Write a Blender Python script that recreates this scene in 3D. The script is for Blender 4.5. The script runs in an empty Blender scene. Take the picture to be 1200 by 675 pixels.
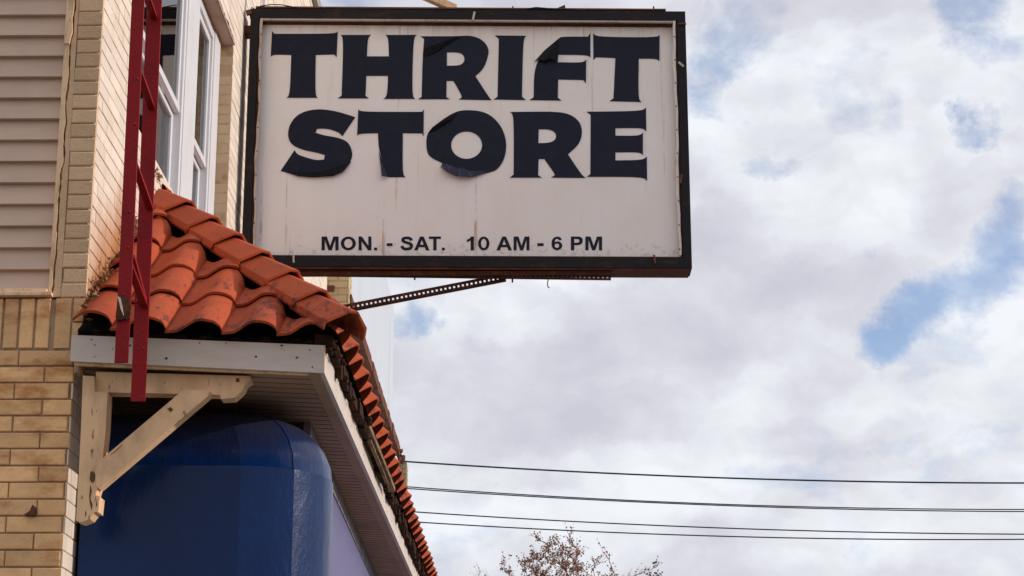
import bpy, bmesh, math, random
from mathutils import Vector, Matrix
random.seed(11)
R = math.radians
sc = bpy.context.scene
COL = sc.collection
# ------------------------------------------------------------------ camera
FPX, PITCH, YAW, CZ = 2360.0, R(15.66), 0.0102, 1.6
cam = bpy.data.cameras.new('camera'); co = bpy.data.objects.new('camera', cam); COL.objects.link(co)
co.location = (0, 0, CZ); co.rotation_euler = (R(90) + PITCH, 0, YAW)
cam.sensor_width = 36; cam.lens = FPX / 1200 * 36; cam.clip_start = 0.1; cam.clip_end = 3000
sc.camera = co
def ray(px, py):
    a = (px - 600) / FPX; b = (337.5 - py) / FPX
    y = math.cos(PITCH) - b * math.sin(PITCH); z = math.sin(PITCH) + b * math.cos(PITCH)
    return Vector((a * math.cos(YAW) - y * math.sin(YAW), a * math.sin(YAW) + y * math.cos(YAW), z))
def at(px, py, Y):
    r = ray(px, py); t = Y / r.y
    return Vector((r.x * t, Y, CZ + r.z * t))
def atx(px, py, X):
    r = ray(px, py); t = X / r.x
    return Vector((X, r.y * t, CZ + r.z * t))
# ------------------------------------------------------------------ mesh helper
class MB:
    def __init__(s): s.v = []; s.f = []; s.m = []; s.c = []
    def face(s, pts, m=0, c=.5):
        i = len(s.v); s.v += [tuple(p) for p in pts]; s.f.append(tuple(range(i, i + len(pts)))); s.m.append(m); s.c.append(c)
    def hexa(s, p, m=0, c=.5, skip=()):
        i = len(s.v); s.v += [tuple(q) for q in p]
        for k, q in enumerate(((0,3,2,1), (4,5,6,7), (0,1,5,4), (1,2,6,5), (2,3,7,6), (3,0,4,7))):
            if k in skip: continue
            s.f.append(tuple(i + a for a in q)); s.m.append(m); s.c.append(c)
    def box(s, x0, x1, y0, y1, z0, z1, m=0, c=.5):
        s.hexa([(x0,y0,z0),(x1,y0,z0),(x1,y1,z0),(x0,y1,z0),(x0,y0,z1),(x1,y0,z1),(x1,y1,z1),(x0,y1,z1)], m, c)
    def beam(s, a, b, w, h, up=(0,0,1), m=0, c=.5):
        a = Vector(a); b = Vector(b); d = (b - a).normalized(); sx = d.cross(Vector(up)).normalized(); sz = sx.cross(d)
        sx *= w / 2; sz *= h / 2
        s.hexa([a-sx-sz, a+sx-sz, b+sx-sz, b-sx-sz, a-sx+sz, a+sx+sz, b+sx+sz, b-sx+sz], m, c)
    def tube(s, pts, r, n=8, m=0, c=.5, cap=True):
        pts = [Vector(p) for p in pts]; rs = r if isinstance(r, (list, tuple)) else [r] * len(pts)
        i0 = len(s.v)
        for k, p in enumerate(pts):
            d = (pts[min(k+1, len(pts)-1)] - pts[max(k-1, 0)]).normalized()
            u = d.cross(Vector((0,0,1)) if abs(d.z) < .95 else Vector((1,0,0))).normalized(); w = d.cross(u)
            for j in range(n):
                a = 2 * math.pi * j / n; s.v.append(tuple(p + (u * math.cos(a) + w * math.sin(a)) * rs[k]))
        for k in range(len(pts)-1):
            for j in range(n):
                a = i0 + k*n + j; b = i0 + k*n + (j+1) % n
                s.f.append((a, b, b+n, a+n)); s.m.append(m); s.c.append(c)
        if cap:
            s.f.append(tuple(i0 + j for j in range(n))[::-1]); s.m.append(m); s.c.append(c)
            s.f.append(tuple(i0 + (len(pts)-1)*n + j for j in range(n))); s.m.append(m); s.c.append(c)
    def prism(s, poly, fn, d0, d1, m=0, c=.5):
        a = [fn(p, d0) for p in poly]; b = [fn(p, d1) for p in poly]; n = len(poly)
        s.face(a[::-1], m, c); s.face(b, m, c)
        for k in range(n): s.face([a[k], a[(k+1) % n], b[(k+1) % n], b[k]], m, c)
    def build(s, name, mats, parent=None, smooth=None, bevel=0, cuts=(), fixn=True):
        me = bpy.data.meshes.new(name); me.from_pydata(s.v, [], s.f)
        if not isinstance(mats, (list, tuple)): mats = [mats]
        for m in mats: me.materials.append(m)
        at_ = me.attributes.new('var', 'FLOAT', 'FACE')
        for i, p in enumerate(me.polygons): p.material_index = s.m[i]
        at_.data.foreach_set('value', s.c)
        bm = bmesh.new(); bm.from_mesh(me)
        for (pc, pn) in cuts:
            bmesh.ops.bisect_plane(bm, geom=bm.verts[:] + bm.edges[:] + bm.faces[:], plane_co=pc, plane_no=pn, clear_outer=True)
        if smooth is not None or fixn: bmesh.ops.remove_doubles(bm, verts=bm.verts[:], dist=1e-5)
        if fixn: bmesh.ops.recalc_face_normals(bm, faces=bm.faces[:])
        bm.to_mesh(me); bm.free()
        if smooth is not None:
            for p in me.polygons: p.use_smooth = True
            me.set_sharp_from_angle(angle=R(smooth))
        o = bpy.data.objects.new(name, me); COL.objects.link(o); o.parent = parent
        if parent: o.matrix_parent_inverse = parent.matrix_world.inverted()
        if bevel:
            b = o.modifiers.new('bevel', 'BEVEL'); b.width = bevel; b.segments = 2; b.limit_method = 'ANGLE'; b.angle_limit = R(35)
        return o
def tag(o, label=None, cat=None, group=None, kind=None):
    if label: o['label'] = label
    if cat: o['category'] = cat
    if group: o['group'] = group
    if kind: o['kind'] = kind
    return o
def empty(name, loc, label, cat, group=None):
    o = bpy.data.objects.new(name, None); COL.objects.link(o); o.location = loc; o.empty_display_size = .2
    o.matrix_world = Matrix.Translation(loc)
    return tag(o, label, cat, group)
# ------------------------------------------------------------------ materials
class NT:
    def __init__(s, m): s.n = m.node_tree.nodes; s.l = m.node_tree.links
    def new(s, t, **k):
        n = s.n.new(t)
        for a, v in k.items():
            if a.startswith('i_'):
                key = a[2:]; key = int(key) if key.isdigit() else key.replace('_', ' ')
                n.inputs[key].default_value = v
            else: setattr(n, a, v)
        return n
    def link(s, a, b): s.l.new(a, b)
def noise(t, vec, scale, detail=6, rough=.6, mapping=None, dist=0):
    if mapping:
        mp = t.new('ShaderNodeMapping'); mp.inputs['Scale'].default_value = mapping; t.link(vec, mp.inputs['Vector']); vec = mp.outputs[0]
    n = t.new('ShaderNodeTexNoise', i_Scale=scale, i_Detail=detail, i_Roughness=rough, i_Distortion=dist); t.link(vec, n.inputs['Vector']); return n.outputs['Fac']
def ramp(t, fac, stops):
    r = t.new('ShaderNodeValToRGB'); e = r.color_ramp.elements
    while len(e) < len(stops): e.new(.5)
    for i, (p, c) in enumerate(stops):
        e[i].position = p; e[i].color = (c, c, c, 1) if not isinstance(c, tuple) else (*c, 1)
    t.link(fac, r.inputs[0]); return r.outputs[0]
def mixc(t, fac, a, b, mode='MIX'):
    m = t.new('ShaderNodeMix', data_type='RGBA', blend_type=mode)
    for inp, v in ((m.inputs[0], fac), (m.inputs[6], a), (m.inputs[7], b)):
        if isinstance(v, tuple): inp.default_value = (*v, 1)
        elif isinstance(v, (int, float)): inp.default_value = v
        else: t.link(v, inp)
    return m.outputs[2]
def math_(t, op, a, b=0.0):
    m = t.new('ShaderNodeMath', operation=op)
    for i, v in enumerate((a, b)):
        if isinstance(v, (int, float)): m.inputs[i].default_value = v
        else: t.link(v, m.inputs[i])
    return m.outputs[0]
def mat(name, base, rough=.7, spec=.3, layers=(), var=.0, bump=(), metal=0, coat=0, extra=None):
    """layers: (colour, scale, mapping, lo, hi, strength[, detail]) patches of noise over the base"""
    m = bpy.data.materials.new(name); m.use_nodes = True; t = NT(m)
    bs = t.n['Principled BSDF']; bs.inputs['Roughness'].default_value = rough; bs.inputs['Metallic'].default_value = metal
    bs.inputs['Specular IOR Level'].default_value = spec; bs.inputs['Coat Weight'].default_value = coat; bs.inputs['Coat Roughness'].default_value = .12
    tc = t.new('ShaderNodeTexCoord'); P = tc.outputs['Object']
    geo = t.new('ShaderNodeNewGeometry'); P = geo.outputs['Position']
    col = t.new('ShaderNodeRGB'); col.outputs[0].default_value = (*base, 1); c = col.outputs[0]
    for L in layers:
        cl, s, mp, lo, hi, st = L[:6]
        n = noise(t, P, s, L[6] if len(L) > 6 else 7, .62, mp)
        f = ramp(t, n, [(lo, 0.), (hi, 1.)]); c = mixc(t, math_(t, 'MULTIPLY', f, st), c, cl)
    if var:
        a = t.new('ShaderNodeAttribute', attribute_name='var'); k = t.new('ShaderNodeMapRange', i_3=1 - var, i_4=1 + var); t.link(a.outputs['Fac'], k.inputs[0])
        cmb = t.new('ShaderNodeCombineColor'); [t.link(k.outputs[0], cmb.inputs[i]) for i in range(3)]
        c = mixc(t, 1.0, c, cmb.outputs[0], 'MULTIPLY')
    if extra: c = extra(t, P, c, geo)
    t.link(c, bs.inputs['Base Color'])
    prev = None
    for (s, st, d, mp) in bump:
        n = noise(t, P, s, 8, .65, mp); b = t.new('ShaderNodeBump', i_Strength=st, i_Distance=d); t.link(n, b.inputs['Height'])
        if prev: t.link(prev, b.inputs['Normal'])
        prev = b.outputs[0]
    if prev: t.link(prev, bs.inputs['Normal'])
    return m
XP = -2.143
# rust streaks where the roof meets the side wall
def wall_stain(t, P, c, geo):
    sp = t.new('ShaderNodeSeparateXYZ'); t.link(P, sp.inputs[0])
    line = math_(t, 'ADD', math_(t, 'MULTIPLY', math_(t, 'SUBTRACT', sp.outputs[1], 9.1), .649), 4.0)   # height of the roof line
    d = math_(t, 'SUBTRACT', sp.outputs[2], line)
    n = noise(t, P, 9, 6, .6, (1, 1, .35)); dd = math_(t, 'ADD', d, math_(t, 'MULTIPLY', math_(t, 'SUBTRACT', n, .5), -.5))
    f = ramp(t, dd, [(.08, 1.), (.5, 0.)]); below = math_(t, 'GREATER_THAN', d, -.12)
    near = t.new('ShaderNodeMapRange', i_1=10.0, i_2=10.5, i_3=1., i_4=0.); t.link(sp.outputs[1], near.inputs[0]); below = math_(t, 'MULTIPLY', below, near.outputs[0])
    c2 = mixc(t, math_(t, 'MULTIPLY', math_(t, 'MULTIPLY', f, below), .95), c, (.42, .17, .055))
    n2 = noise(t, P, 30, 6, .7); f2 = ramp(t, math_(t, 'ADD', dd, math_(t, 'MULTIPLY', n2, .1)), [(.04, 1.), (.1, 0.)])
    return mixc(t, math_(t, 'MULTIPLY', math_(t, 'MULTIPLY', f2, below), .7), c2, (.07, .06, .035))
M = {}
M['brick_side'] = mat('brick_side', (.74, .625, .53), .75, .2, [((.58,.44,.31), 6, (1,1,.5), .5, .75, .45), ((.36,.2,.1), 16, None, .62, .74, .35)], .09, [(180, .35, .003, None), (30, .3, .006, None)], extra=wall_stain)
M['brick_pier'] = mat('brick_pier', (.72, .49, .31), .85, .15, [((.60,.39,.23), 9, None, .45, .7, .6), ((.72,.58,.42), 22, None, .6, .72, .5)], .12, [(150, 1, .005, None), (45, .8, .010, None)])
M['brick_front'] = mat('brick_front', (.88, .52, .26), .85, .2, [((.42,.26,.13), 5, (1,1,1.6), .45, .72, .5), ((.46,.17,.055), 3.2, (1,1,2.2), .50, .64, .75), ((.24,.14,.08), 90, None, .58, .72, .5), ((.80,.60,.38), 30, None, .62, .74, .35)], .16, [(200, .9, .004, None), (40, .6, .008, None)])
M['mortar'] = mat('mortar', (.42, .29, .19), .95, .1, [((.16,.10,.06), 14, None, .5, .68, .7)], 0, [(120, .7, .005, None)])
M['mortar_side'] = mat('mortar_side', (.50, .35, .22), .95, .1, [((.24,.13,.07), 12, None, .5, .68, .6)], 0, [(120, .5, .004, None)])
def tile_extra(t, P, c, geo):
    n = noise(t, P, 24, 8, .72, (1,.38,.5)); n0 = noise(t, P, 2.6, 3, .5)
    sp = t.new('ShaderNodeSeparateXYZ'); t.link(P, sp.inputs[0])
    low = t.new('ShaderNodeMapRange', i_1=3.9, i_2=4.7, i_3=.065, i_4=-.03); t.link(sp.outputs[2], low.inputs[0])
    f = ramp(t, math_(t, 'ADD', math_(t, 'ADD', n, math_(t, 'MULTIPLY', math_(t, 'SUBTRACT', n0, .5), .35)), low.outputs[0]), [(.60, 0.), (.625, 1.)])
    c = mixc(t, math_(t, 'MULTIPLY', f, .72), c, (.12, .035, .032))
    n3 = noise(t, P, 55, 8, .8); f3 = ramp(t, n3, [(.68, 0.), (.72, 1.)])
    return mixc(t, math_(t, 'MULTIPLY', f3, .4), c, (.36, .25, .18))
M['tile'] = mat('tile', (.41, .074, .026), .7, .15, [((.31,.055,.022), 5, None, .42, .68, .65), ((.54,.13,.055), 13, None, .55, .75, .4), ((.13,.05,.035), 9, None, .66, .76, .5)], .13, [(190, .45, .002, None), (45, .35, .003, None), (14, .3, .006, None)], extra=tile_extra)
M['siding'] = mat('siding', (.62, .435, .335), .6, .3, [((.50,.35,.27), 4, (1,1,2), .45, .7, .5), ((.25,.16,.13), 40, None, .66, .74, .4)], .03, [(60, .12, .003, (.3,1,3))])
M['trim'] = mat('trim', (.84, .57, .36), .75, .25, [((.33,.2,.1), 9, (2,2,.5), .48, .68, .7), ((.1,.06,.04), 45, (1,1,.4), .63, .7, .7)], .03, [(60, .5, .004, (1,1,.3))])
M['wood_paint'] = mat('wood_paint', (.80, .505, .29), .7, .3, [((.36,.23,.13), 7, (1,1,.6), .45, .7, .6), ((.13,.08,.05), 38, (1,1,.3), .635, .67, .85), ((.07,.045,.03), 13, (1,1,.5), .705, .72, .9)], .03, [(70, .5, .004, (1,1,.25)), (220, .3, .002, None)])
M['fascia'] = mat('fascia', (.63, .515, .45), .55, .35, [((.42,.35,.30), 4, (.5,1,2), .45, .7, .5), ((.22,.12,.06), 30, (1,1,.7), .66, .72, .55)], .02, [(60, .15, .003, (.3,.3,1))])
M['crack'] = mat('crack', (.13, .07, .04), .9, .1)
M['nail'] = mat('nail', (.05, .025, .015), .9, .2)
M['soffit'] = mat('soffit', (.40, .26, .19), .8, .04, [((.25,.155,.11), 3, None, .45, .7, .6)], .04)
M['soffit_groove'] = mat('soffit_groove', (.15, .09, .065), .9, .04)
M['rot_wood'] = mat('rot_wood', (.05, .02, .012), .95, .1, [((.02,.012,.008), 14, (1,.4,1), .42, .6, .8), ((.10,.04,.022), 30, (1,.3,1), .6, .7, .6)], .3, [(60, 1, .012, (1,.4,1))])
M['lath'] = mat('lath', (.25, .16, .09), .9, .15, [((.08,.045,.03), 40, (1,.1,1), .45, .62, .8)], .1, [(90, .7, .004, (1,.1,1))])
M['dark'] = mat('dark', (.012, .010, .010), .95, .1)
M['red'] = mat('red_paint', (.27, .004, .008), .5, .2, [((.17,.004,.007), 10, None, .45, .7, .7), ((.05,.012,.01), 50, None, .66, .7, .7), ((.42,.10,.07), 160, None, .69, .73, .5)], .05, [(60, .8, .004, None), (260, .5, .002, None)])
M['chip'] = mat('chip', (.6, .55, .48), .8)
M['white_vinyl'] = mat('white_vinyl', (.70, .69, .72), .4, .4, [((.5,.46,.44), 9, (1,1,.3), .5, .75, .35)], 0, [(40, .05, .002, None)])
M['head_paint'] = mat('head_paint', (.45, .33, .26), .7, .2, [((.3,.18,.12), 9, None, .5, .7, .5)])
M['curtain'] = mat('curtain', (.60, .55, .53), .9, .1, [((.2,.17,.17), 5, (1,3,.1), .42, .62, .7)])
def glass_mat():
    m = bpy.data.materials.new('window_glass'); m.use_nodes = True; t = NT(m); t.n.remove(t.n['Principled BSDF'])
    g = t.new('ShaderNodeBsdfGlossy', i_Roughness=.02); tr = t.new('ShaderNodeBsdfTransparent', i_Color=(.75,.78,.8,1)); fr = t.new('ShaderNodeFresnel', i_IOR=1.5)
    mx = t.new('ShaderNodeMixShader'); t.link(fr.outputs[0], mx.inputs[0]); t.link(tr.outputs[0], mx.inputs[1]); t.link(g.outputs[0], mx.inputs[2])
    t.link(mx.outputs[0], t.n['Material Output'].inputs[0]); return m
M['glass'] = glass_mat()
M['frame_black'] = mat('frame_black', (.012, .010, .012), .5, .18, [((.07,.03,.018), 6, (1,1,2), .56, .72, .6), ((.12,.1,.09), 60, (.3,1,3), .66, .72, .4)], 0, [(50, .25, .003, None)])
M['rust_dark'] = mat('rust_dark', (.055, .02, .012), .85, .2, [((.14,.05,.02), 14, None, .48, .68, .7), ((.02,.012,.01), 30, None, .5, .65, .6)], .1, [(100, .6, .003, None)])
M['rust_face'] = mat('rust_face', (.15, .065, .04), .8, .2, [((.07,.03,.02), 9, (1,2,1), .42, .62, .7), ((.25,.12,.06), 30, None, .6, .7, .5)], 0, [(100, .4, .003, None)])
M['retain'] = mat('retain', (.50, .43, .37), .6, .3, [((.25,.13,.07), 12, (1,1,.5), .5, .68, .6)], 0, [(60, .4, .003, None)])
M['retain_white'] = mat('retain_white', (.68, .64, .61), .5, .3, [((.3,.2,.13), 22, (1,1,.3), .6, .7, .6)], 0, [(60, .4, .003, None)])
def sign_extra(t, P, c, geo):
    # thin rust runs from the top edge and grime along the bottom
    n = noise(t, P, 9, 3, .5, (2.2, 1, .05)); sp = t.new('ShaderNodeSeparateXYZ'); t.link(P, sp.inputs[0])
    f = ramp(t, n, [(.64, 0.), (.72, 1.)]); br = ramp(t, noise(t, P, 6, 5, .7), [(.4, 0.), (.6, 1.)])
    c = mixc(t, math_(t, 'MULTIPLY', math_(t, 'MULTIPLY', f, br), .7), c, (.45, .25, .13))
    h = t.new('ShaderNodeMapRange', i_1=5.74, i_2=5.92, i_3=.62, i_4=0.); t.link(sp.outputs[2], h.inputs[0])
    n2 = noise(t, P, 24, 8, .7); f2 = ramp(t, math_(t, 'ADD', n2, math_(t, 'MULTIPLY', h.outputs[0], .25)), [(.62, 0.), (.75, 1.)])
    lo = math_(t, 'LESS_THAN', sp.outputs[2], 5.92)
    c = mixc(t, math_(t, 'MULTIPLY', math_(t, 'MULTIPLY', f2, lo), .32), c, (.22, .15, .12))
    h3 = t.new('ShaderNodeMapRange', i_1=7.40, i_2=7.56, i_3=0., i_4=.5); t.link(sp.outputs[2], h3.inputs[0])
    return mixc(t, math_(t, 'MULTIPLY', h3.outputs[0], ramp(t, noise(t, P, 7, 4, .6, (2,1,.3)), [(.35,0.),(.65,1.)])), c, (.55, .42, .3))
M['panel'] = mat('sign_panel', (.88, .84, .82), .5, .3, [((.82,.74,.67), 2.2, (1.2,1,.7), .42, .7, .6), ((.72,.62,.55), 9, (1.5,1,.12), .62, .76, .3), ((.5,.4,.33), 70, None, .70, .74, .5)], 0, [(6, .1, .01, (1,1,.4))], extra=sign_extra)
M['letter'] = mat('letter_vinyl', (.009, .011, .026), .35, .16, [((.016,.018,.03), 12, None, .5, .7, .6)], 0, [(7, .5, .006, None), (45, .18, .002, (1,1,.5))])
M['letter_back'] = mat('letter_back', (.012, .015, .04), .25, .3, [((.20,.18,.25), 24, (3,1,.6), .60, .66, .7)], 0, [(60, .8, .006, (2,1,.6))])
M['letter_fold'] = mat('letter_fold', (.006, .006, .010), .3, .15, [], 0, [(26, 1, .02, (2,1,1))])
def blue_extra(t, P, c, geo):
    sp = t.new('ShaderNodeSeparateXYZ'); t.link(P, sp.inputs[0])
    n = noise(t, P, 5, 5, .6); h = math_(t, 'ADD', sp.outputs[2], math_(t, 'MULTIPLY', math_(t, 'SUBTRACT', n, .5), .3))
    f = ramp(t, math_(t, 'SUBTRACT', h, 3.0), [(.42, 0.), (.62, 1.)])
    return mixc(t, math_(t, 'MULTIPLY', f, .6), c, (.035, .03, .04))       # greyer and less blue towards the top
M['blue'] = mat('blue_vinyl', (.0008, .019, .095), .30, .14, [((.001,.012,.06), 3, None, .4, .7, .6)], 0, [(2.2, .5, .04, (1,1,.4)), (5, .12, .02, (1,1,.5))], coat=.14, extra=blue_extra)
M['seam'] = mat('blue_seam', (.003, .026, .12), .35, .3)
M['purple'] = mat('purple_panel', (.125, .108, .235), .5, .3, [((.11,.095,.20), 2, None, .4, .7, .5)])
M['frieze'] = mat('frieze', (.22, .16, .17), .5, .4, [((.05,.06,.16), 7, (1,1,.4), .5, .58, .9)])
M['cream_brick'] = mat('cream_brick', (.52, .42, .25), .8, .2, [((.40,.27,.13), 8, None, .5, .7, .5)], .14, [(120, .4, .004, None)])
M['jamb_brick'] = mat('jamb_brick', (.56, .42, .27), .8, .2, [((.45,.28,.14), 8, None, .5, .7, .5)], .08, [(120, .4, .004, None)])
M['brown_brick'] = mat('brown_brick', (.13, .045, .03), .8, .2, [], .1)
M['stucco'] = mat('white_stucco', (.56, .59, .66), .8, .2, [((.47,.48,.53), 1.2, (1,1,.3), .45, .7, .6), ((.36,.34,.34), 3.5, (1,1.4,.12), .60, .72, .5), ((.3,.28,.26), 26, None, .68, .72, .5)], 0, [(30, .2, .01, None)])
M['gutter'] = mat('rusty_gutter', (.17, .065, .035), .85, .2, [((.07,.03,.02), 8, (1,.5,1), .45, .65, .7), ((.30,.12,.06), 20, None, .58, .7, .6)], 0, [(60, .7, .01, None)])
M['cable'] = mat('cable', (.012, .02, .018), .5, .4)
M['bark'] = mat('bark', (.21, .11, .08), .9, .1, [((.06,.035,.028), 8, (1,1,.3), .4, .6, .6)])
def leafm(n, a, b): return mat(n, a, .8, .2, [(b, 1.5, None, .4, .65, .8)], .45)
M['leaf_brown'] = leafm('leaf_brown', (.33, .14, .085), (.24, .12, .065))
M['leaf_olive'] = leafm('leaf_olive', (.16, .13, .045), (.22, .13, .04))
M['leaf_green'] = leafm('leaf_green', (.09, .10, .03), (.10, .06, .03))
M['asphalt'] = mat('asphalt', (.05, .05, .052), .9, .2, [((.035,.035,.035), .6, None, .4, .7, .6)], 0, [(60, .4, .01, None)])
M['concrete'] = mat('concrete', (.34, .32, .29), .9, .2, [((.25,.23,.2), 1.5, None, .4, .7, .6)], 0, [(40, .3, .006, None)])
M['paint_line'] = mat('paint_line', (.7, .68, .6), .7)
M['grass'] = mat('ground_soil', (.12, .12, .06), .95, .1, [((.07,.09,.035), .3, None, .4, .7, .7)])
M['plain_wall'] = mat('plain_wall', (.42, .35, .27), .85, .2, [((.32,.25,.18), 2, None, .4, .7, .5)])
M['pole_wood'] = mat('pole_wood', (.14, .10, .07), .9, .1, [((.07,.05,.035), 9, (1,1,.1), .4, .65, .7)])
# ------------------------------------------------------------------ ground
def struct(name, mb, m):
    o = mb.build(name, m); o['kind'] = 'structure'; return o
g = MB(); g.face([(-1500,-1500,-.16),(1500,-1500,-.16),(1500,1500,-.16),(-1500,1500,-.16)]); struct('ground', g, M['grass'])
g = MB(); g.box(-2.3, 2.6, -20, 80, -.15, 0); struct('pavement', g, M['concrete'])
g = MB(); g.box(2.6, 2.78, -20, 80, -.15, .005); struct('kerb', g, M['concrete'])
g = MB(); g.face([(2.78,-20,-.15),(12.5,-20,-.15),(12.5,80,-.15),(2.78,80,-.15)]); struct('road', g, M['asphalt'])
g = MB()
for k in range(16): g.face([(7.5,-18+k*6,-.146),(7.62,-18+k*6,-.146),(7.62,-15+k*6,-.146),(7.5,-15+k*6,-.146)])
struct('road_marking', g, M['paint_line'])
# ------------------------------------------------------------------ brick building
B = empty('brick_building', (-4.5, 15, 0), 'cream painted brick shop building with a clay tiled pent roof and tan siding', 'building')
def bricks(mb, P, u0, u1, z0, z1, ch, bl, holes=(), joint=.006, dep=.014, mat_i=0, jit=.0015, ragged=None, bev=.002):
    """P(u, z, w) -> point; w outward. rows of bevelled bricks"""
    nrow = int(round((z1 - z0) / ch)); 
    for r in range(nrow):
        a = z0 + r * ch; b = a + ch; off = (r % 2) * bl / 2 + random.uniform(-.006, .006)
        u = u0 - off
        while u < u1 - .012:
            ua = max(u, u0); ub = min(u + bl, u1); u += bl
            if ub - ua < .012: continue
            segs = [(ua, ub)]
            for (hu0, hu1, hz0, hz1) in holes:
                if b > hz0 + .001 and a < hz1 - .001:
                    ns = []
                    for (s0, s1) in segs:
                        if s1 <= hu0 or s0 >= hu1: ns.append((s0, s1)); continue
                        if s0 < hu0: ns.append((s0, hu0))
                        if s1 > hu1: ns.append((hu1, s1))
                    segs = ns
            for (s0, s1) in segs:
                if s1 - s0 < .01: continue
                j = joint / 2; jj = lambda: random.uniform(-jit, jit)
                p0 = s0 + j + jj(); p1 = s1 - j + jj() if s1 < u1 - .001 else s1
                if ragged and s0 <= u0 + .001: p0 += random.uniform(0, ragged)
                q0 = a + j + jj() * .6; q1 = b - j + jj() * .6; w = random.uniform(-.002, .0015); c = random.random()
                lo = [P(p0, q0, -dep), P(p1, q0, -dep), P(p1, q1, -dep), P(p0, q1, -dep)]
                t1 = [P(p0, q0, w - bev), P(p1, q0, w - bev), P(p1, q1, w - bev), P(p0, q1, w - bev)]
                e = bev * 1.4; e1 = 0 if s1 >= u1 - .001 else e
                tp = [P(p0 + e, q0 + e, w), P(p1 - e1, q0 + e, w), P(p1 - e1, q1 - e, w), P(p0 + e, q1 - e, w)]
                for k in range(4):
                    k2 = (k + 1) % 4
                    mb.face([lo[k], lo[k2], t1[k2], t1[k]], mat_i, c); mb.face([t1[k], t1[k2], tp[k2], tp[k]], mat_i, c)
                mb.face(tp, mat_i, c)
WY0, WY1, WZ0, WZ1 = 10.30, 13.48, 5.41, 7.22      # window opening in the side wall
side = lambda u, z, w: Vector((XP + w, u, z))
mb = MB()
bricks(mb, side, 9.302, 20.29, 3.90, 9.62, .0742, .262, holes=[(WY0, WY1, WZ0, WZ1)], dep=.012, joint=.005)
side_bricks = mb.build('side_brickwork', M['brick_side'], B, fixn=False)
mb = MB()      # mortar backing with the window recess
mb.box(XP - .11, XP - .006, 9.32, 9.56, 3.8, 9.6)
for (y0, y1, z0, z1) in ((9.561, WY0, 3.8, 9.6), (WY0, WY1, 3.8, WZ0), (WY0, WY1, WZ1, 9.6), (WY1, 20.28, 3.8, 9.6)):
    mb.box(XP - .25, XP - .006, y0, y1, z0, z1)
mb.build('side_mortar', M['mortar_side'], B)
mb = MB()      # far window jamb in brick, facing the street corner
jamb = lambda u, z, w: Vector((u, WY1 - w - .001, z))
bricks(mb, jamb, XP - .12, XP - .001, WZ0, WZ1 - .01, .0742, .30, dep=.010, joint=.008, jit=.003, ragged=.008)
mb.build('window_jamb', M['jamb_brick'], B, fixn=False)
# front wall
FY = 9.30
mb = MB()
front = lambda u, z, w: Vector((u, FY - w, z))
bricks(mb, front, -2.270, XP + .001, 4.166, 4.166 + 74 * .0742, .0742, .30, dep=.03, joint=.0055, jit=.003, ragged=.010, bev=.004)
frontl = lambda u, z, w: Vector((u, FY - .012 - w, z))
xr = -2.178
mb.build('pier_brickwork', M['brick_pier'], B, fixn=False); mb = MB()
bricks(mb, frontl, -6.9, xr, 3.824 - 48 * .0795, 3.824, .0795, .262, dep=.03, joint=.008, jit=.0015, bev=.003)
bricks(mb, frontl, -6.9, xr + .01, 3.826, 3.905, .079, .262, dep=.03, joint=.008, bev=.003)
# soldier course under the siding
x = -2.302
for k in range(62):
    mb2c = random.random(); x0 = x - .072; 
    if k == 0: pass
    a = [frontl(x0+.004, 3.914, -.03), frontl(x-.004, 3.914, -.03), frontl(x-.004, 4.158, -.03), frontl(x0+.004, 4.158, -.03)]
    b = [frontl(x0+.004, 3.914, -.003), frontl(x-.004, 3.914, -.003), frontl(x-.004, 4.158, -.003), frontl(x0+.004, 4.158, -.003)]
    c = [frontl(x0+.008, 3.918, 0), frontl(x-.008, 3.918, 0), frontl(x-.008, 4.154, 0), frontl(x0+.008, 4.154, 0)]
    for q in range(4):
        mb.face([a[q], a[(q+1)%4], b[(q+1)%4], b[q]], 0, mb2c); mb.face([b[q], b[(q+1)%4], c[(q+1)%4], c[q]], 0, mb2c)
    mb.face(c, 0, mb2c); x -= .0765
for (xa, xb, za, zb) in ((-2.283, -2.203, 3.912, 4.163), (-2.198, -2.146, 3.912, 4.04), (-2.198, -2.144, 4.045, 4.163)):
    c = random.random(); mb.hexa([(xa+.003,FY-.006,za+.003),(xb-.003,FY-.006,za+.003),(xb-.001,FY+.03,za),(xa,FY+.03,za),(xa+.003,FY-.006,zb-.003),(xb-.003,FY-.006,zb-.003),(xb-.001,FY+.03,zb),(xa,FY+.03,zb)], 0, c)
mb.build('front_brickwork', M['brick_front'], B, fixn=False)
mb = MB()
mb.box(-6.9, xr - .006, FY + .0, FY + .24, 0, 4.155); mb.box(-2.262, XP - .008, FY + .008, FY + .24, 4.155, 9.6); mb.box(xr-.006, XP - .008, FY + .004, FY + .24, 3.83, 4.155)
mb.build('front_mortar', M['mortar'], B)
mb = MB()       # lower side return of the corner pier
sidel = lambda u, z, w: Vector((xr + .003 + w, u, z))
bricks(mb, sidel, FY - .008, 9.56, 3.824 - 48 * .0795, 3.824, .0795, .16, dep=.008, joint=.006)
mb.build('pier_return', M['brick_side'], B, fixn=False)
mb = MB(); mb.box(xr - .2, xr - .003, FY + .002, 9.56, 0, 3.82); mb.build('pier_core', M['mortar_side'], B)
# body of the building behind the faces (dark inside the openings)
mb = MB(); mb.box(-6.9, XP - .26, 9.56, 20.28, 0, 9.6); mb.box(XP - .26, XP - .004, 20.0, 20.28, 0, 3.79)
mb.build('inner_wall', M['plain_wall'], B)
mb = MB(); mb.box(-7.0, XP + .05, 9.2, 20.3, 9.63, 9.75); mb.build('parapet_coping', M['concrete'], B)
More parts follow.
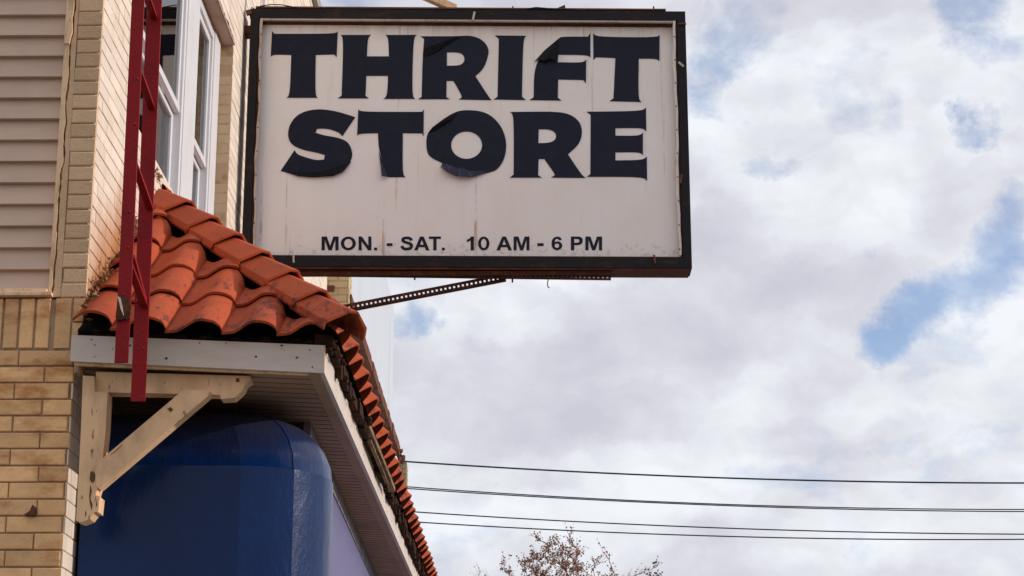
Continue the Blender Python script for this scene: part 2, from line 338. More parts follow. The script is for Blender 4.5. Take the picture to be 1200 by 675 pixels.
# siding bay
mb = MB()
zs0 = 4.205; sh = .1107
for k in range(48):
    z0 = zs0 + k * sh; y0 = FY + .05; pr_ = [(y0 - .028, z0), (y0 - .022, z0 + .020), (y0 + .002, z0 + sh * .985), (y0 + .002, z0 + sh), (y0 + .012, z0 + sh), (y0 + .004, z0 - .001)]
    c = random.random()
    a = [Vector((-6.9, q[0], q[1])) for q in pr_]; b = [Vector((-2.318, q[0], q[1])) for q in pr_]
    for q in range(len(pr_)): mb.face([a[q], b[q], b[(q+1) % 6], a[(q+1) % 6]], 0, c)
mb.build('siding', M['siding'], B, fixn=False)
mb = MB(); mb.box(-6.9, -2.30, FY + .07, FY + .2, 4.17, 9.55); mb.build('siding_backing', M['dark'], B)
mb = MB()
def sill_trim(n): pass
# trim board and the cracked filler between it and the brick
mb = MB(); fl = MB(); cp = []; wv = 0
nz = 180; zz = [4.17 + (9.5 - 4.17) * i / nz for i in range(nz + 1)]
for i in range(nz + 1):
    wv = max(-.006, min(.007, wv + random.uniform(-.004, .004)))
    if i % 23 == 0: wv = random.choice((-.006, .006))
    cp.append(-2.287 - max(0, 5.6 - zz[i]) * .008 + wv)
for i in range(nz):
    z0, z1 = zz[i], zz[i+1]; xa = -2.322; yf = FY - .004 if z0 < 5.45 else FY - .012; gp = random.uniform(.0025, .0055)
    b0, b1 = cp[i] - gp, cp[i+1] - gp; f0_, f1_ = cp[i] + gp, cp[i+1] + gp
    mb.hexa([(xa,yf,z0),(b0,yf,z0),(b0,FY+.1,z0),(xa,FY+.1,z0),(xa,yf,z1),(b1,yf,z1),(b1,FY+.1,z1),(xa,FY+.1,z1)], 0, .5)
    yy = FY + .001
    fl.hexa([(f0_,yy,z0),(-2.264,yy,z0),(-2.264,FY+.1,z0),(f0_,FY+.1,z0),(f1_,yy,z1),(-2.264,yy,z1),(-2.264,FY+.1,z1),(f1_,FY+.1,z1)], 0, .5)
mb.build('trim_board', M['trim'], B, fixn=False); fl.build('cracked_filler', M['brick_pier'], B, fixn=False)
mb = MB(); mb.box(-2.318, -2.262, FY + .09, FY + .12, 4.17, 9.5); mb.build('crack_backing', M['dark'], B)
mb = MB(); mb.box(-6.9, -2.298, FY - .045, FY + .07, 4.166, 4.185); mb.box(-6.9, -2.326, FY - .02, FY + .07, 4.186, 4.206)
mb.build('siding_ledge', M['trim'], B, bevel=.003)
# ------------------------------------------------------------------ double window
XW = -2.235
W = MB()
m1a, m1b = 12.07, 12.58; c0, c1 = 10.30, 10.62; e0, e1 = 13.14, 13.475
zt, zb_ = 7.19, 5.43
for (a, b) in ((c0 + .004, c1), (m1a, m1b), (e0, e1)):
    W.box(XW - .10, XW, a, b, zb_, zt)
    W.box(XW, XW + .008, a + .05, b - .05, zb_, zt)           # raised strip of the casing
W.box(XW - .10, XW - .002, c1, m1a, zt - .07, zt); W.box(XW - .10, XW - .002, m1b, e0, zt - .07, zt)
W.box(XW - .10, XW - .002, c1, m1a, zb_, zb_ + .06); W.box(XW - .10, XW - .002, m1b, e0, zb_, zb_ + .06)
win = W.build('window', M['white_vinyl'], B, bevel=.004); win['label'] = 'white double window with sliding sashes in the side wall'
win.matrix_parent_inverse = B.matrix_world.inverted()
bpy.context.view_layer.update()
def child(mb, name, m, par, **k):
    o = mb.build(name, m, None, **k); o.parent = par
    bpy.context.view_layer.update(); o.matrix_parent_inverse = par.matrix_world.inverted(); return o
zr = 6.20
for (a, b) in ((c1, m1a), (m1b, e0)):
    s = MB(); X1 = XW - .018; st = .055
    s.box(X1 - .03, X1, a, a + st, zr + .001, zt - .071); s.box(X1 - .03, X1, b - st, b, zr + .001, zt - .071); s.box(X1 - .03, X1, a + st, b - st, zt - .12, zt - .071); s.box(X1 - .03, X1 + .004, a, b, zr - .05, zr)
    so = child(s, 'upper_sash', M['white_vinyl'], win, bevel=.003)
    s = MB(); s.box(X1 - .018, X1 - .014, a + st, b - st, zr, zt - .12); child(s, 'window_pane', M['glass'], win)
    s = MB(); X2 = X1 - .034
    s.box(X2 - .03, X2, a, a + st, zb_ + .06, zr - .051); s.box(X2 - .03, X2, b - st, b, zb_ + .06, zr - .051); s.box(X2 - .03, X2, a + st, b - st, zb_ + .06, zb_ + .13); s.box(X2 - .03, X2, a+st, b-st, zr - .09, zr - .051)
    child(s, 'lower_sash', M['white_vinyl'], win, bevel=.003)
    s = MB(); s.box(X2 - .018, X2 - .014, a + st, b - st, zb_ + .13, zr - .09); child(s, 'window_pane', M['glass'], win)
s = MB()
n = 70
for i in range(n):
    y0 = c1 + (e0 - c1) * i / n; y1 = c1 + (e0 - c1) * (i + 1) / n
    x0 = XW - .108 + .006 * math.sin(i * 1.3); x1 = XW - .108 + .006 * math.sin((i + 1) * 1.3)
    s.face([(x0, y0, zb_), (x1, y1, zb_), (x1, y1, zt), (x0, y0, zt)])
child(s, 'curtain', M['curtain'], win, smooth=40)
mb = MB(); mb.box(XP - .1, XP - .001, WY0, WY1 - .03, WZ0 - .045, WZ0 - .002); mb.box(XP - .1, XP - .05, WY0, WY1-.01, WZ0 - .002, WZ0 + .018)
mb.build('window_sill', M['brick_side'], B, bevel=.004)
mb = MB(); mb.box(XW - .02, XP - .006, WY0, WY1 - .002, WZ1 - .018, WZ1 + .01); mb.box(XP - .006, XP + .006, WY0 - .1, WY1 + .02, WZ1 - .012, WZ1 + .006)
for i in range(60):
    y = WY0 + (WY1 - WY0) * i / 60; mb.box(XP - .004, XP + random.uniform(.001, .006), y, y + .05, WZ1 + .007, WZ1 + .02 + random.uniform(0, .012), 1)
mb.build('lintel', [M['head_paint'], M['rust_dark']], B)
# downspout on the facade
mb = MB(); mb.tube([(XP + .03, 14.75, 8.9), (XP + .03, 14.75, 5.3)], .016, 12); mb.build('downspout', M['white_vinyl'], B, smooth=40)
# ------------------------------------------------------------------ pent roof
EX, EY = -.86, 9.10
HT = Vector((XP, 10.94, 0)); HE = Vector((EX, EY, 0))
TA, TB = .649, .966
zA = lambda x, y: 3.886 - .035 * (x - EX) + TA * (y - EY)
zB = lambda x, y: 3.915 + TB * (EX - x)
nA = Vector((.035, -TA, 1)).normalized(); nB = Vector((TB, 0, 1)).normalized()
def PA(u, v, w): return Vector((u, EY + v, zA(u, EY + v))) + nA * w       # u = x, v = plan distance up the slope
def PB(u, v, w): return Vector((EX - v, u, zB(EX - v, u))) + nB * w       # u = y
def prof(t):
    if t < .16: return .0 + .004 * (t / .16)
    if t < .62: k = (t - .16) / .46; return .004 + .051 * (0.5 - .5 * math.cos(math.pi * k)) ** .85
    k = (t - .62) / .38; return .055 * math.sqrt(max(0, 1 - k ** 2.3))
def tile(mb, P, u0, w_, v0, ln, lift, flip=False, nu=18, hs_=1.0):
    th = .013; c = random.random(); du = random.uniform(-.003, .003); dl = random.uniform(-.004, .004); tilt = random.uniform(-.004, .004); dv = random.uniform(-.006, .006)
    top = []; bot = []
    for j, (v, lf) in enumerate(((v0 + dv, lift + dl), (v0 + ln * .5, lift * .5 + dl), (v0 + ln, .0))):
        a = []; b = []
        for i in range(nu + 1):
            t = i / nu; tt = 1 - t if flip else t; h = prof(tt) * hs_ + lf + tilt * (t - .5) + (.004 if t > .97 else 0)
            uu = u0 + du + w_ * t
            a.append(P(uu, v, h + th)); b.append(P(uu, v, h))
        top.append(a); bot.append(b)
    i0 = len(mb.v)
    for rows in (top, bot):
        for r in rows: mb.v += [tuple(p) for p in r]
    n = nu + 1
    def q(*a): mb.f.append(a); mb.m.append(0); mb.c.append(c)
    for j in range(2):
        for i in range(nu):
            a = i0 + j*n + i; q(a, a+1, a+n+1, a+n); b = a + 3*n; q(b, b+n, b+n+1, b+1)
    for i in range(nu):
        a = i0 + i; b = a + 3*n; q(a, b, b+1, a+1); a = i0 + 2*n + i; b = a + 3*n; q(a, a+1, b+1, b)
    for j in range(2):
        a = i0 + j*n; q(a, a+n, a+4*n, a+3*n); a = i0 + j*n + nu; q(a, a+3*n, a+4*n, a+n)
ROOF = MB()
hip_dir = (HT - HE); hip_n = Vector((hip_dir.y, -hip_dir.x, 0)).normalized()     # horizontal, to the +x/+y side
if hip_n.x < 0: hip_n = -hip_n
seams = [-2.2225, -1.965, -1.708, -1.444, -1.187, -.930, -.672]
rowsv = [0, .345, .72, 1.10, 1.47, 1.84]
for r in range(5):
    for k in range(6):
        ln = (rowsv[r+1] - rowsv[r]) + .07
        tile(ROOF, PA, seams[k] - .004, seams[k+1] - seams[k] + .01, rowsv[r], ln, .024 + (.016 if k == 0 else 0), hs_=1.2)
tA = ROOF.build('front_roof_tiles', M['tile'], B, smooth=38, cuts=[(HE + hip_n * -.125, hip_n), (Vector((XP - .0, 0, 0)), Vector((-1, 0, 0)))])
ROOF = MB()
nB_cols = 34; u = 9.225
expo = .305
for k in range(nB_cols - 1):
    for r in range(5):
        if r == 4 and k % 1: continue
        v0 = r * .30
        if v0 > 1.28: continue
        tile(ROOF, PB, u, .333, v0 + .125, .30 + .07, .02, flip=False, nu=14, hs_=1.85)
    u += .3265
tB = ROOF.build('street_roof_tiles', M['tile'], B, smooth=38, cuts=[(HE + hip_n * .075, -hip_n), (Vector((XP - .02, 0, 0)), Vector((-1, 0, 0)))])
# hip cap tiles: trapezoid section, overlapping up the hip
HC = MB()
E0 = Vector((-.868, 9.05, 3.915)); T0 = Vector((XP + .01, 10.93, 5.165))
hd = (T0 - E0); L = hd.length; hd.normalize(); hs = hd.cross(Vector((0,0,1))).normalized(); hu = hs.cross(hd).normalized()
nh = 7; ex = L / nh
for k in range(nh):
    a = E0 + hd * (k * ex); b = a + hd * (ex + .06); c = random.random()
    j = hs * random.uniform(-.008, .008); rot = random.uniform(-.03, .03)
    PO = [(-.112, -.030), (-.108, .004), (.006, .070), (.046, .070), (.108, .004), (.112, -.045)]
    def sec(p, s, lift, th=0):
        out = []
        for (x_, z_) in PO:
            x2, z2 = x_ * s, z_ * s
            if th: x2 *= 1 - th * 7; z2 -= th
            out.append(p + j + hs * (x2 + z2 * rot) + hu * (z2 + lift + x2 * rot))
        return out
    o1, i1 = sec(a, 1.04, .046), sec(a, 1.04, .046, .014); o2, i2 = sec(b, .86, .022), sec(b, .86, .022, .014); n_ = len(PO)
    for q in range(n_ - 1):
        HC.face([o1[q], o1[q+1], o2[q+1], o2[q]], 0, c); HC.face([i1[q], i2[q], i2[q+1], i1[q+1]], 0, c)
        HC.face([o1[q], i1[q], i1[q+1], o1[q+1]], 0, c); HC.face([o2[q], o2[q+1], i2[q+1], i2[q]], 0, c)
    HC.face([o1[0], o2[0], i2[0], i1[0]], 0, c); HC.face([o1[-1], i1[-1], i2[-1], o2[-1]], 0, c)
HC.build('hip_tiles', M['tile'], B, fixn=True, bevel=.0025)
# mortar lump and small filler tile at the top of the hip
mb = MB()
def blob(mb, c, r, m=0, squash=(1,1,1), n=2, jit=.25):
    bm = bmesh.new(); bmesh.ops.create_icosphere(bm, subdivisions=n, radius=1)
    i0 = len(mb.v)
    for v in bm.verts:
        k = 1 + random.uniform(-jit, jit); mb.v.append((c[0] + v.co.x*r*k*squash[0], c[1] + v.co.y*r*k*squash[1], c[2] + v.co.z*r*k*squash[2]))
    for f in bm.faces: mb.f.append(tuple(i0 + v.index for v in f.verts)); mb.m.append(m); mb.c.append(random.random())
    bm.free()
blob(mb, (XP + .03, 10.93, 5.16), .07, 0, (1, 1.3, .8))
mb.build('mortar_lump', M['tile'], B, smooth=60)
# roof deck
mb = MB()
zfl = lambda x: 3.756 + .050 * (-.973 - x)        # fascia bottom height, dropping to the corner
a = 9.17
def deckA(x, y, d): return Vector((x, y, zA(x, y) + d))
mb.face([deckA(XP, a, -.012), deckA(EX - .06, a, -.012), (XP + .0, 10.90, zA(XP, 10.90) - .03)])
mb.face([(EX - .06, a, zB(EX - .06, a) - .012), (EX - .06, 20.2, zB(EX - .06, 0) - .012), (XP, 20.2, zB(XP, 0) - .05), (XP, 10.95, zB(XP, 0) - .05)])
mb.build('roof_deck', M['dark'], B, fixn=False)
# eave blocking, rotten wood
mb = MB()
mb.hexa([(XP, 9.19, 3.90), (-.98, 9.19, 3.85), (-.98, 9.24, 3.85), (XP, 9.24, 3.90), (XP, 9.19, 3.985), (-.98, 9.19, 3.925), (-.98, 9.24, 3.925), (XP, 9.24, 3.985)], 1)
for k in range(60): q_ = random.random(); blob(mb, (XP + 1.17 * q_, 9.185, 3.955 - .05 * q_ + random.uniform(-.012, .02)), random.uniform(.008, .018), 0, (1.6, .6, .8), 1, .4)
y = 9.16
while y < 20.1:
    l = random.uniform(.05, .22); xo = -.93 + random.uniform(-.012, .01); z0 = 3.885 + random.uniform(-.028, .008) - (.03 if random.random() < .12 else 0)
    mb.hexa([(-1.02,y,3.88),(xo,y,z0),(xo+random.uniform(-.01,.01),y+l,z0+random.uniform(-.01,.01)),(-1.02,y+l,3.88),(-1.02,y,3.95),(xo,y,3.935),(xo,y+l,3.935),(-1.02,y+l,3.95)], 0, random.random())
    y += l
for k in range(46):
    yy = 9.13 + random.random() ** 1.2 * 9; blob(mb, (-.935 + random.uniform(-.03, .035), yy, 3.895 + random.uniform(-.03, .025)), random.uniform(.008, .024), 0, (1, 1.6, .8), 1, .4)
for k in range(16): blob(mb, (-.950 + random.uniform(-.02, .03), 9.16 + random.uniform(-.01, .08), 3.905 + random.uniform(-.05, .02)), random.uniform(.006, .014), 0, (1, 1, 1.3), 1, .4)
mb.build('eave_blocking', [M['rot_wood'], M['dark']], B, fixn=False)
mb = MB()
p = [(-.925, 11.0, 3.90), (-.915, 11.9, 3.885), (-.905, 12.9, 3.862)]
mb.beam(p[0], p[1], .035, .03); mb.beam(p[1], p[2], .035, .028); mb.beam((-.93, 11.3, 3.868), (-.918, 12.6, 3.85), .02, .016)
mb.build('loose_lath', M['lath'], B)
# fascia boards
mb = MB()
f0 = lambda x: zfl(x); 
mb.hexa([(-2.163, 9.15, 3.816), (-.973, 9.15, 3.756), (-.973, 9.172, 3.756), (-2.163, 9.172, 3.816), (-2.163, 9.15, 3.942), (-.973, 9.15, 3.889), (-.973, 9.172, 3.889), (-2.163, 9.172, 3.942)], 0)
for (qx, qz) in ((107, 398), (111, 404), (111, 418), (132, 409), (234, 402), (265, 402), (300, 418), (348, 419), (363, 410), (366, 430), (152, 405), (195, 420), (330, 405)):
    P_ = at(qx, qz, 9.148); blob(mb, P_, random.uniform(.003, .0075), 1, (1, .3, .8), 1, .3)
mb.build('front_fascia', [M['fascia'], M['nail']], B, fixn=False)
mb = MB()
mb.box(-.992, -.970, 9.174, 20.2, 3.756, 3.888)
for k in range(26): blob(mb, (-.969, 9.3 + k * .4 + random.uniform(-.1, .1), 3.80 + random.choice((0, .06))), .004, 1, (.3, 1, 1), 1, .3)
mb.box(-.972, -.9695, 9.152, 9.173, 3.757, 3.889, 2)
mb.build('street_fascia', [M['fascia'], M['nail'], M['trim']], B, fixn=False)
mb = MB(); mb.hexa([(-2.15, 9.176, 3.803), (-1.03, 9.176, 3.752), (-1.03, 9.20, 3.752), (-2.15, 9.20, 3.803), (-2.15, 9.176, 3.83), (-1.03, 9.176, 3.78), (-1.03, 9.20, 3.78), (-2.15, 9.20, 3.83)])
mb.build('soffit_trim', M['trim'], B, bevel=.003)
# soffit: beaded boards running out from the wall
mb = MB(); y = 9.20; pw = .105
while y < 20.2:
    c = random.random(); xs = (XP, -1.045)
    pts = [(y, .014), (y + .010, .0), (y + pw - .006, .0), (y + pw, .014)]
    for i in range(3):
        (ya, da), (yb, db) = pts[i], pts[i+1]
        mb.face([(xs[0], ya, zfl(xs[0]) + da), (xs[1], ya, zfl(xs[1]) + da), (xs[1], yb, zfl(xs[1]) + db), (xs[0], yb, zfl(xs[0]) + db)], 0 if i == 1 else 1, c)
    y += pw
mb.build('soffit', [M['soffit'], M['soffit_groove']], B, fixn=False)
mb = MB(); mb.box(-1.046, -.993, 9.174, 20.2, 3.750, 3.762); mb.build('soffit_edge', M['soffit'], B, bevel=.002)
# knee brace
mb = MB(); by = 9.195; bt = .11
px = lambda x, y: at(x, y, by)
def poly(pts, y0, y1, m=0):
    P_ = [at(a, b, by) for (a, b) in pts]
    mb.prism(P_, lambda p, d: Vector((p.x, d, p.z)), y0, y1, m)
poly([(97, 440), (110, 441), (111, 459), (126, 459), (124, 500), (120, 540), (117, 562), (112, 580), (117, 582), (115, 600), (111, 600), (105, 608), (95, 612), (89, 610), (92, 560), (95, 500)], by, by + bt)
def mark(pts, y0):
    P_ = [at(a, b, y0) for (a, b) in pts]; mb.prism(P_, lambda p, d: Vector((p.x, d, p.z)), y0 - .0015, y0 + .004, 1)
for pts_ in ([(106,553),(109,552),(112,556),(111,563),(108,566),(105,562)], [(106,568),(107.5,575),(106,584),(108.5,592),(107,598),(105.5,590),(104.5,582)], [(100,598),(101.5,602),(100,606)], [(92,478),(93,500),(92,520)], [(113,585),(114,592),(112.5,594)]): mark(pts_, by - .001)
brace_post = mb.build('knee_brace_post', [M['wood_paint'], M['crack']], B)
mb = MB(); poly([(110, 433), (292, 438), (292, 443), (286, 447), (283, 454), (277, 460), (272, 464), (257, 465), (256, 460), (110, 457)], by + .045, by + bt + .03)
for pts_ in ([(160,442),(164,441),(167,444),(164,447),(160,446)], [(276,444),(280,443),(281,447),(277,448)]): mark(pts_, by + .044)
mb.build('knee_brace_arm', [M['wood_paint'], M['crack']], B)
mb = MB(); poly([(112, 545), (216, 457), (247, 459), (245, 464), (117, 573), (113, 570)], by - .012, by + bt * .62)
for pts_ in ([(129,533),(135,528.6),(143,521),(142.4,522.2),(135,529.4)], [(196,479),(200,477),(203,480),(200,483)]): mark(pts_, by - .013)
mb.build('knee_brace_strut', [M['wood_paint'], M['crack']], B)
mb = MB(); q = at(93, 434, 9.27); blob(mb, q, .035, 0, (.7, 1, .9), 2, .2); mb.build('cement_patch', M['mortar'], B, smooth=60)
# broken tile stub stuck in the wall
mb = MB(); P_ = [at(a, b, 9.28) for (a, b) in ((29, 604), (36, 599), (39, 592), (42, 595), (42, 604))]
mb.prism(P_, lambda p, d: Vector((p.x, d, p.z)), 9.262, 9.29); mb.build('brick_spall', M['brown_brick'], B)
# storefront side under the soffit
wx = lambda y: -1.19 - (y - 11.8) * .018
mb = MB()
mb.hexa([(wx(10.3)-.02,10.3,0),(wx(10.3),10.3,0),(wx(20.2),20.2,0),(wx(20.2)-.02,20.2,0),(wx(10.3)-.02,10.3,3.66),(wx(10.3),10.3,3.66),(wx(20.2),20.2,3.66),(wx(20.2)-.02,20.2,3.66)])
mb.build('shopfront_panel', M['purple'], B, fixn=False)
mb = MB()
mb.hexa([(wx(10.3)-.03,10.3,3.662),(wx(10.3)+.008,10.3,3.662),(wx(20.2)+.008,20.2,3.662),(wx(20.2)-.03,20.2,3.662),(wx(10.3)-.03,10.3,3.768),(wx(10.3)+.008,10.3,3.768),(wx(20.2)+.008,20.2,3.768),(wx(20.2)-.03,20.2,3.768)])
mb.build('shopfront_frieze', M['frieze'], B, fixn=False)
# ------------------------------------------------------------------ blue awning
mb = MB()
plan = [(-2.15, 9.50), (-1.395, 9.50), (-1.15, 9.60), (-1.025, 9.82), (-1.005, 10.05), (-1.10, 10.34), (-1.30, 10.42)]
# refine with small curves between the seams
pl = []
for i in range(len(plan) - 1):
    a, b = Vector(plan[i]), Vector(plan[i+1]); d = b - a; nrm = Vector((d.y, -d.x)).normalized(); k = 8
    for j in range(k):
        t = j / k; bul = (0.012 if 0 < i < 4 else 0.003) * 4 * t * (1 - t); pl.append(a + d * t + nrm * bul)
pl.append(Vector(plan[-1]))
cen = Vector((-1.95, 10.35))
levels = [(0.9, 0), (2.0, .0), (3.0, .0), (3.385, .0), (3.39, .006), (3.46, .014), (3.54, .05), (3.60, .10), (3.65, .165), (3.69, .26), (3.72, .40)]
rings = []
for (z, ins) in levels:
    r = []
    for p in pl:
        d = (cen - p); l = d.length; r.append(Vector((*(p + d / l * min(ins, l * .8)), z)))
    rings.append(r)
mb.face(rings[-1]); mbb = MB(); mbb.face([*rings[0]][::-1])
aw = empty('blue_awning', (-1.6, 9.9, .9), 'glossy dark blue rounded awning tucked under the soffit behind the knee brace', 'awning')
mb.build('awning_cap', M['blue'], aw); mbb.build('awning_base', M['blue'], aw)
for (ia, ib) in ((0, 8), (8, 16), (16, 24), (24, len(pl) - 1)):
    for (ja, jb) in ((0, 3), (3, len(rings) - 1)):
        mb = MB()
        for j in range(ja, jb):
            for i in range(ia, ib): mb.face([rings[j][i], rings[j][i+1], rings[j+1][i+1], rings[j+1][i]])
        mb.build('awning_panel', M['blue'], aw, smooth=50, fixn=False)
mb = MB()
for idx in (16,):
    mb.tube([rings[j][idx] + Vector((.0005, -.0015, 0)) for j in range(3, len(rings) - 1)], .0028, 6, cap=True)
mb.build('awning_seam', M['seam'], aw, smooth=60)
# ------------------------------------------------------------------ ladder
LD = empty('red_ladder', (-1.82, 8.84, 3.6), 'dark red painted steel fire escape ladder hanging in front of the tiled roof', 'ladder')
def rail(pts_top, pts_bot, y, ztop, zext):
    m_ = MB(); (xa, xb), (xc, xd) = pts_top, pts_bot
    a = at(xa, 0, y); b = at(xb, 0, y); c = at(xc[0], xc[1], y); d = at(xd[0], xd[1], y)
    k = (zext - c.z) / (a.z - c.z); a2 = c + (a - c) * k; b2 = d + (b - d) * k
    n = 24; t = .012
    for i in range(n):
        p0 = c + (a2 - c) * (i / n); p1 = c + (a2 - c) * ((i + 1) / n); q0 = d + (b2 - d) * (i / n); q1 = d + (b2 - d) * ((i + 1) / n)
        w = Vector((0, t, 0)); m_.hexa([p0, q0, q0 + w, p0 + w, p1, q1, q1 + w, p1 + w], 0, .5, skip=(0, 1) if 0 < i < n - 1 else ((1,) if i == 0 else (0,)))
    ln_ = (a2 - c).length
    for q_ in range(int(ln_ / .22)):
        f_ = (q_ * .22 + random.uniform(.02, .16)) / ln_; base_ = (c + (a2 - c) * f_).lerp(d + (b2 - d) * f_, random.uniform(.2, .8)); blob(m_, base_ + Vector((0, -.001, 0)), random.uniform(.004, .010), 0, (1, .45, 1.2), 1, .3)
    return m_.build('rail', M['red'], LD, bevel=.002)
rail((154.4, 169), ((134, 425), (150, 425)), 8.65, 0, 8.6)
rail((172, 189.5), ((153, 470), (170, 470)), 9.03, 0, 8.6)
def rung(near, far):
    m_ = MB(); a = at(near[0], near[1], 8.662); b = at(far[0], far[1], 9.03)
    m_.beam(a, b, .022, .03); m_.beam(a + Vector((0,0,-.012)), b + Vector((0,0,-.012)), .034, .006)
    m_.build('rung', M['red'], LD, bevel=.002)
for (n_, f_) in (((161, -38), (181, 20)), ((159, 72), (178, 125)), ((155, 184), (176, 243)), ((150, 305), (170, 358))): rung(n_, f_)
zt_ = 5.95
for k in range(5):
    m_ = MB(); z = 6.0 + k * .44; m_.beam((-1.84, 8.662, z + .07), (-1.84, 9.03, z), .022, .03); m_.build('rung', M['red'], LD)
m_ = MB()
m_.beam((-1.86, 9.04, 8.2), (-2.25, 9.31, 8.2), .03, .03); m_.beam((-1.86, 8.66, 8.3), (-2.25, 9.31, 8.3), .03, .03); m_.build('wall_bracket', M['red'], LD)
# torn steel lug on the near rail, paint missing
m_ = MB()
cpt = at(144, 358, 8.635)
arc = [at(139 + 0, 345, 8.63)]
P_ = [at(a, b, 8.64) for (a, b) in ((139, 346), (145, 347), (151, 352), (154, 360), (153, 369), (148, 374), (137, 376), (136, 372))]
m_.prism(P_, lambda p, d: Vector((p.x, d, p.z)), 8.628, 8.648, 0)
P_ = [at(a, b, 8.626) for (a, b) in ((138, 347), (141, 349), (143.5, 360), (145, 370), (141.5, 362))]
m_.prism(P_, lambda p, d: Vector((p.x, d, p.z)), 8.622, 8.6275, 1)
m_.build('torn_lug', [M['rust_dark'], M['chip']], LD)
m_ = MB(); a = at(157, 340, 8.9); m_.beam(at(156, 300, 8.80), at(170, 352, 9.02), .018, .02); m_.beam(at(160, 352, 9.0), at(171, 357, 9.02), .03, .02); m_.build('bent_bar', M['red'], LD, bevel=.003)
# ------------------------------------------------------------------ thrift store sign
YS = 13.9
SG = empty('shop_sign', (-.47, 14.0, 5.64), 'weathered white thrift store sign box in a black frame, jutting out from the brick wall', 'sign')
def S(x, y, Y=YS): return at(x, y, Y)
# outer corners of the face
TL, TR, BR, BL = S(294, 10), S(803, 13.3), S(811, 314), S(282.5, 312)
BL = Vector((TL.x - .002, YS, BR.z + .024))
D = .223
def lerp2(u, v):          # u 0..1 left-right, v 0..1 bottom-top on the face plane
    a = BL.lerp(BR, u); b = TL.lerp(TR, u); return a.lerp(b, v)
Wd = (BR.x - BL.x); Ht = (TL.z - BL.z)
def frame_bar(mb, u0, u1, v0, v1, y0, y1, m=0):
    p = [lerp2(u0, v0), lerp2(u1, v0), lerp2(u1, v1), lerp2(u0, v1)]
    q = lambda v, y: Vector((v.x, y, v.z))
    mb.hexa([q(p[0], y0), q(p[1], y0), q(p[1], y1), q(p[0], y1), q(p[3], y0), q(p[2], y0), q(p[2], y1), q(p[3], y1)], m)
fu = .062 / Wd; fv = .074 / Ht
mb = MB()
frame_bar(mb, 0, 1, 1 - fv, 1, YS, YS + D); frame_bar(mb, 0, 1, 0, fv * 1.02, YS, YS + D)
frame_bar(mb, 0, fu, fv * 1.02, 1 - fv, YS, YS + D); frame_bar(mb, 1 - fu, 1, fv * 1.02, 1 - fv, YS, YS + D)
mb.build('sign_frame', M['frame_black'], SG, bevel=.006)
mb = MB(); frame_bar(mb, 0.004, .996, -.006, -.0005, YS + .012, YS + D - .003, 0); mb.build('bottom_skin', M['rust_face'], SG)
mb = MB(); frame_bar(mb, fu, 1 - fu, fv * 1.02, 1 - fv, YS + .075, YS + D - .02); mb.build('sign_panel', M['panel'], SG)
# retaining angles
mb = MB(); gu = .022 / Wd; gv = .016 / Ht
frame_bar(mb, fu + .004, 1 - fu - .004, 1 - fv - gv * .9, 1 - fv - .001, YS + .004, YS + .03, 0)
N = 40
for i in range(N):      # left and right strips, slightly buckled, with screws
    for s_ in (0, 1):
        v0 = fv * 1.3 + (1 - 2.2 * fv) * i / N; v1 = fv * 1.3 + (1 - 2.2 * fv) * (i + 1) / N
        w0 = .0018 * math.sin(i * .31 + s_) + .001 * math.sin(i * 1.1); w1 = .0018 * math.sin((i + 1) * .31 + s_) + .001 * math.sin((i + 1) * 1.1)
        if s_ == 0: ua, ub = fu + .0042, fu + .0042 + gu * .8
        else: ua, ub = 1 - fu - .0045 - gu * .8, 1 - fu - .0045
        p = [lerp2(ua + w0, v0), lerp2(ub + w0 * .6, v0), lerp2(ub + w1 * .6, v1), lerp2(ua + w1, v1)]
        q = lambda v, y: Vector((v.x, y, v.z))
        mb.hexa([q(p[0], YS+.004), q(p[1], YS+.002), q(p[1], YS+.022), q(p[0], YS+.022), q(p[3], YS+.004), q(p[2], YS+.002), q(p[2], YS+.022), q(p[3], YS+.022)], 1 if s_ else 0, .5)
        if i % 4 == 1: c_ = lerp2((ua + ub) / 2, v0); blob(mb, (c_.x, YS + .002, c_.z), .006, 2, (1, .5, 1), 1, .1)
mb.build('retaining_strip', [M['retain'], M['retain_white'], M['nail']], SG, fixn=False)
mb = MB(); iu = .004
frame_bar(mb, fu + .0005, fu + .0035, fv * 1.02, 1 - fv, YS + .01, YS + .074); frame_bar(mb, 1 - fu - .0035, 1 - fu - .0005, fv * 1.02, 1 - fv, YS + .01, YS + .074)
frame_bar(mb, fu + .004, 1 - fu - .004, 1 - fv - .012, 1 - fv - .001, YS + .031, YS + .074); frame_bar(mb, fu + .004, 1 - fu - .004, fv * 1.02, fv * 1.02 + .006, YS + .012, YS + .074)
mb.build('inner_lip', M['rust_dark'], SG)
# clips
def clip(px_, py_, dx, dy, m):
    mb = MB(); a = S(px_, py_, YS - .006); b = S(px_ + dx, py_ + dy, YS - .006); mb.beam(a, b, .014, .018, (0, 1, 0)); mb.build('clip', m, SG, bevel=.002)
clip(556, 14, -2, 10, M['retain']); clip(344, 299, .2, 9, M['retain']); clip(766.5, 299, 1, 10, M['rust_face']); clip(795, 73, 6, 5, M['retain']); clip(799, 205, -2, 10, M['rust_face']); clip(795, 28, 9, 0, M['rust_face'])
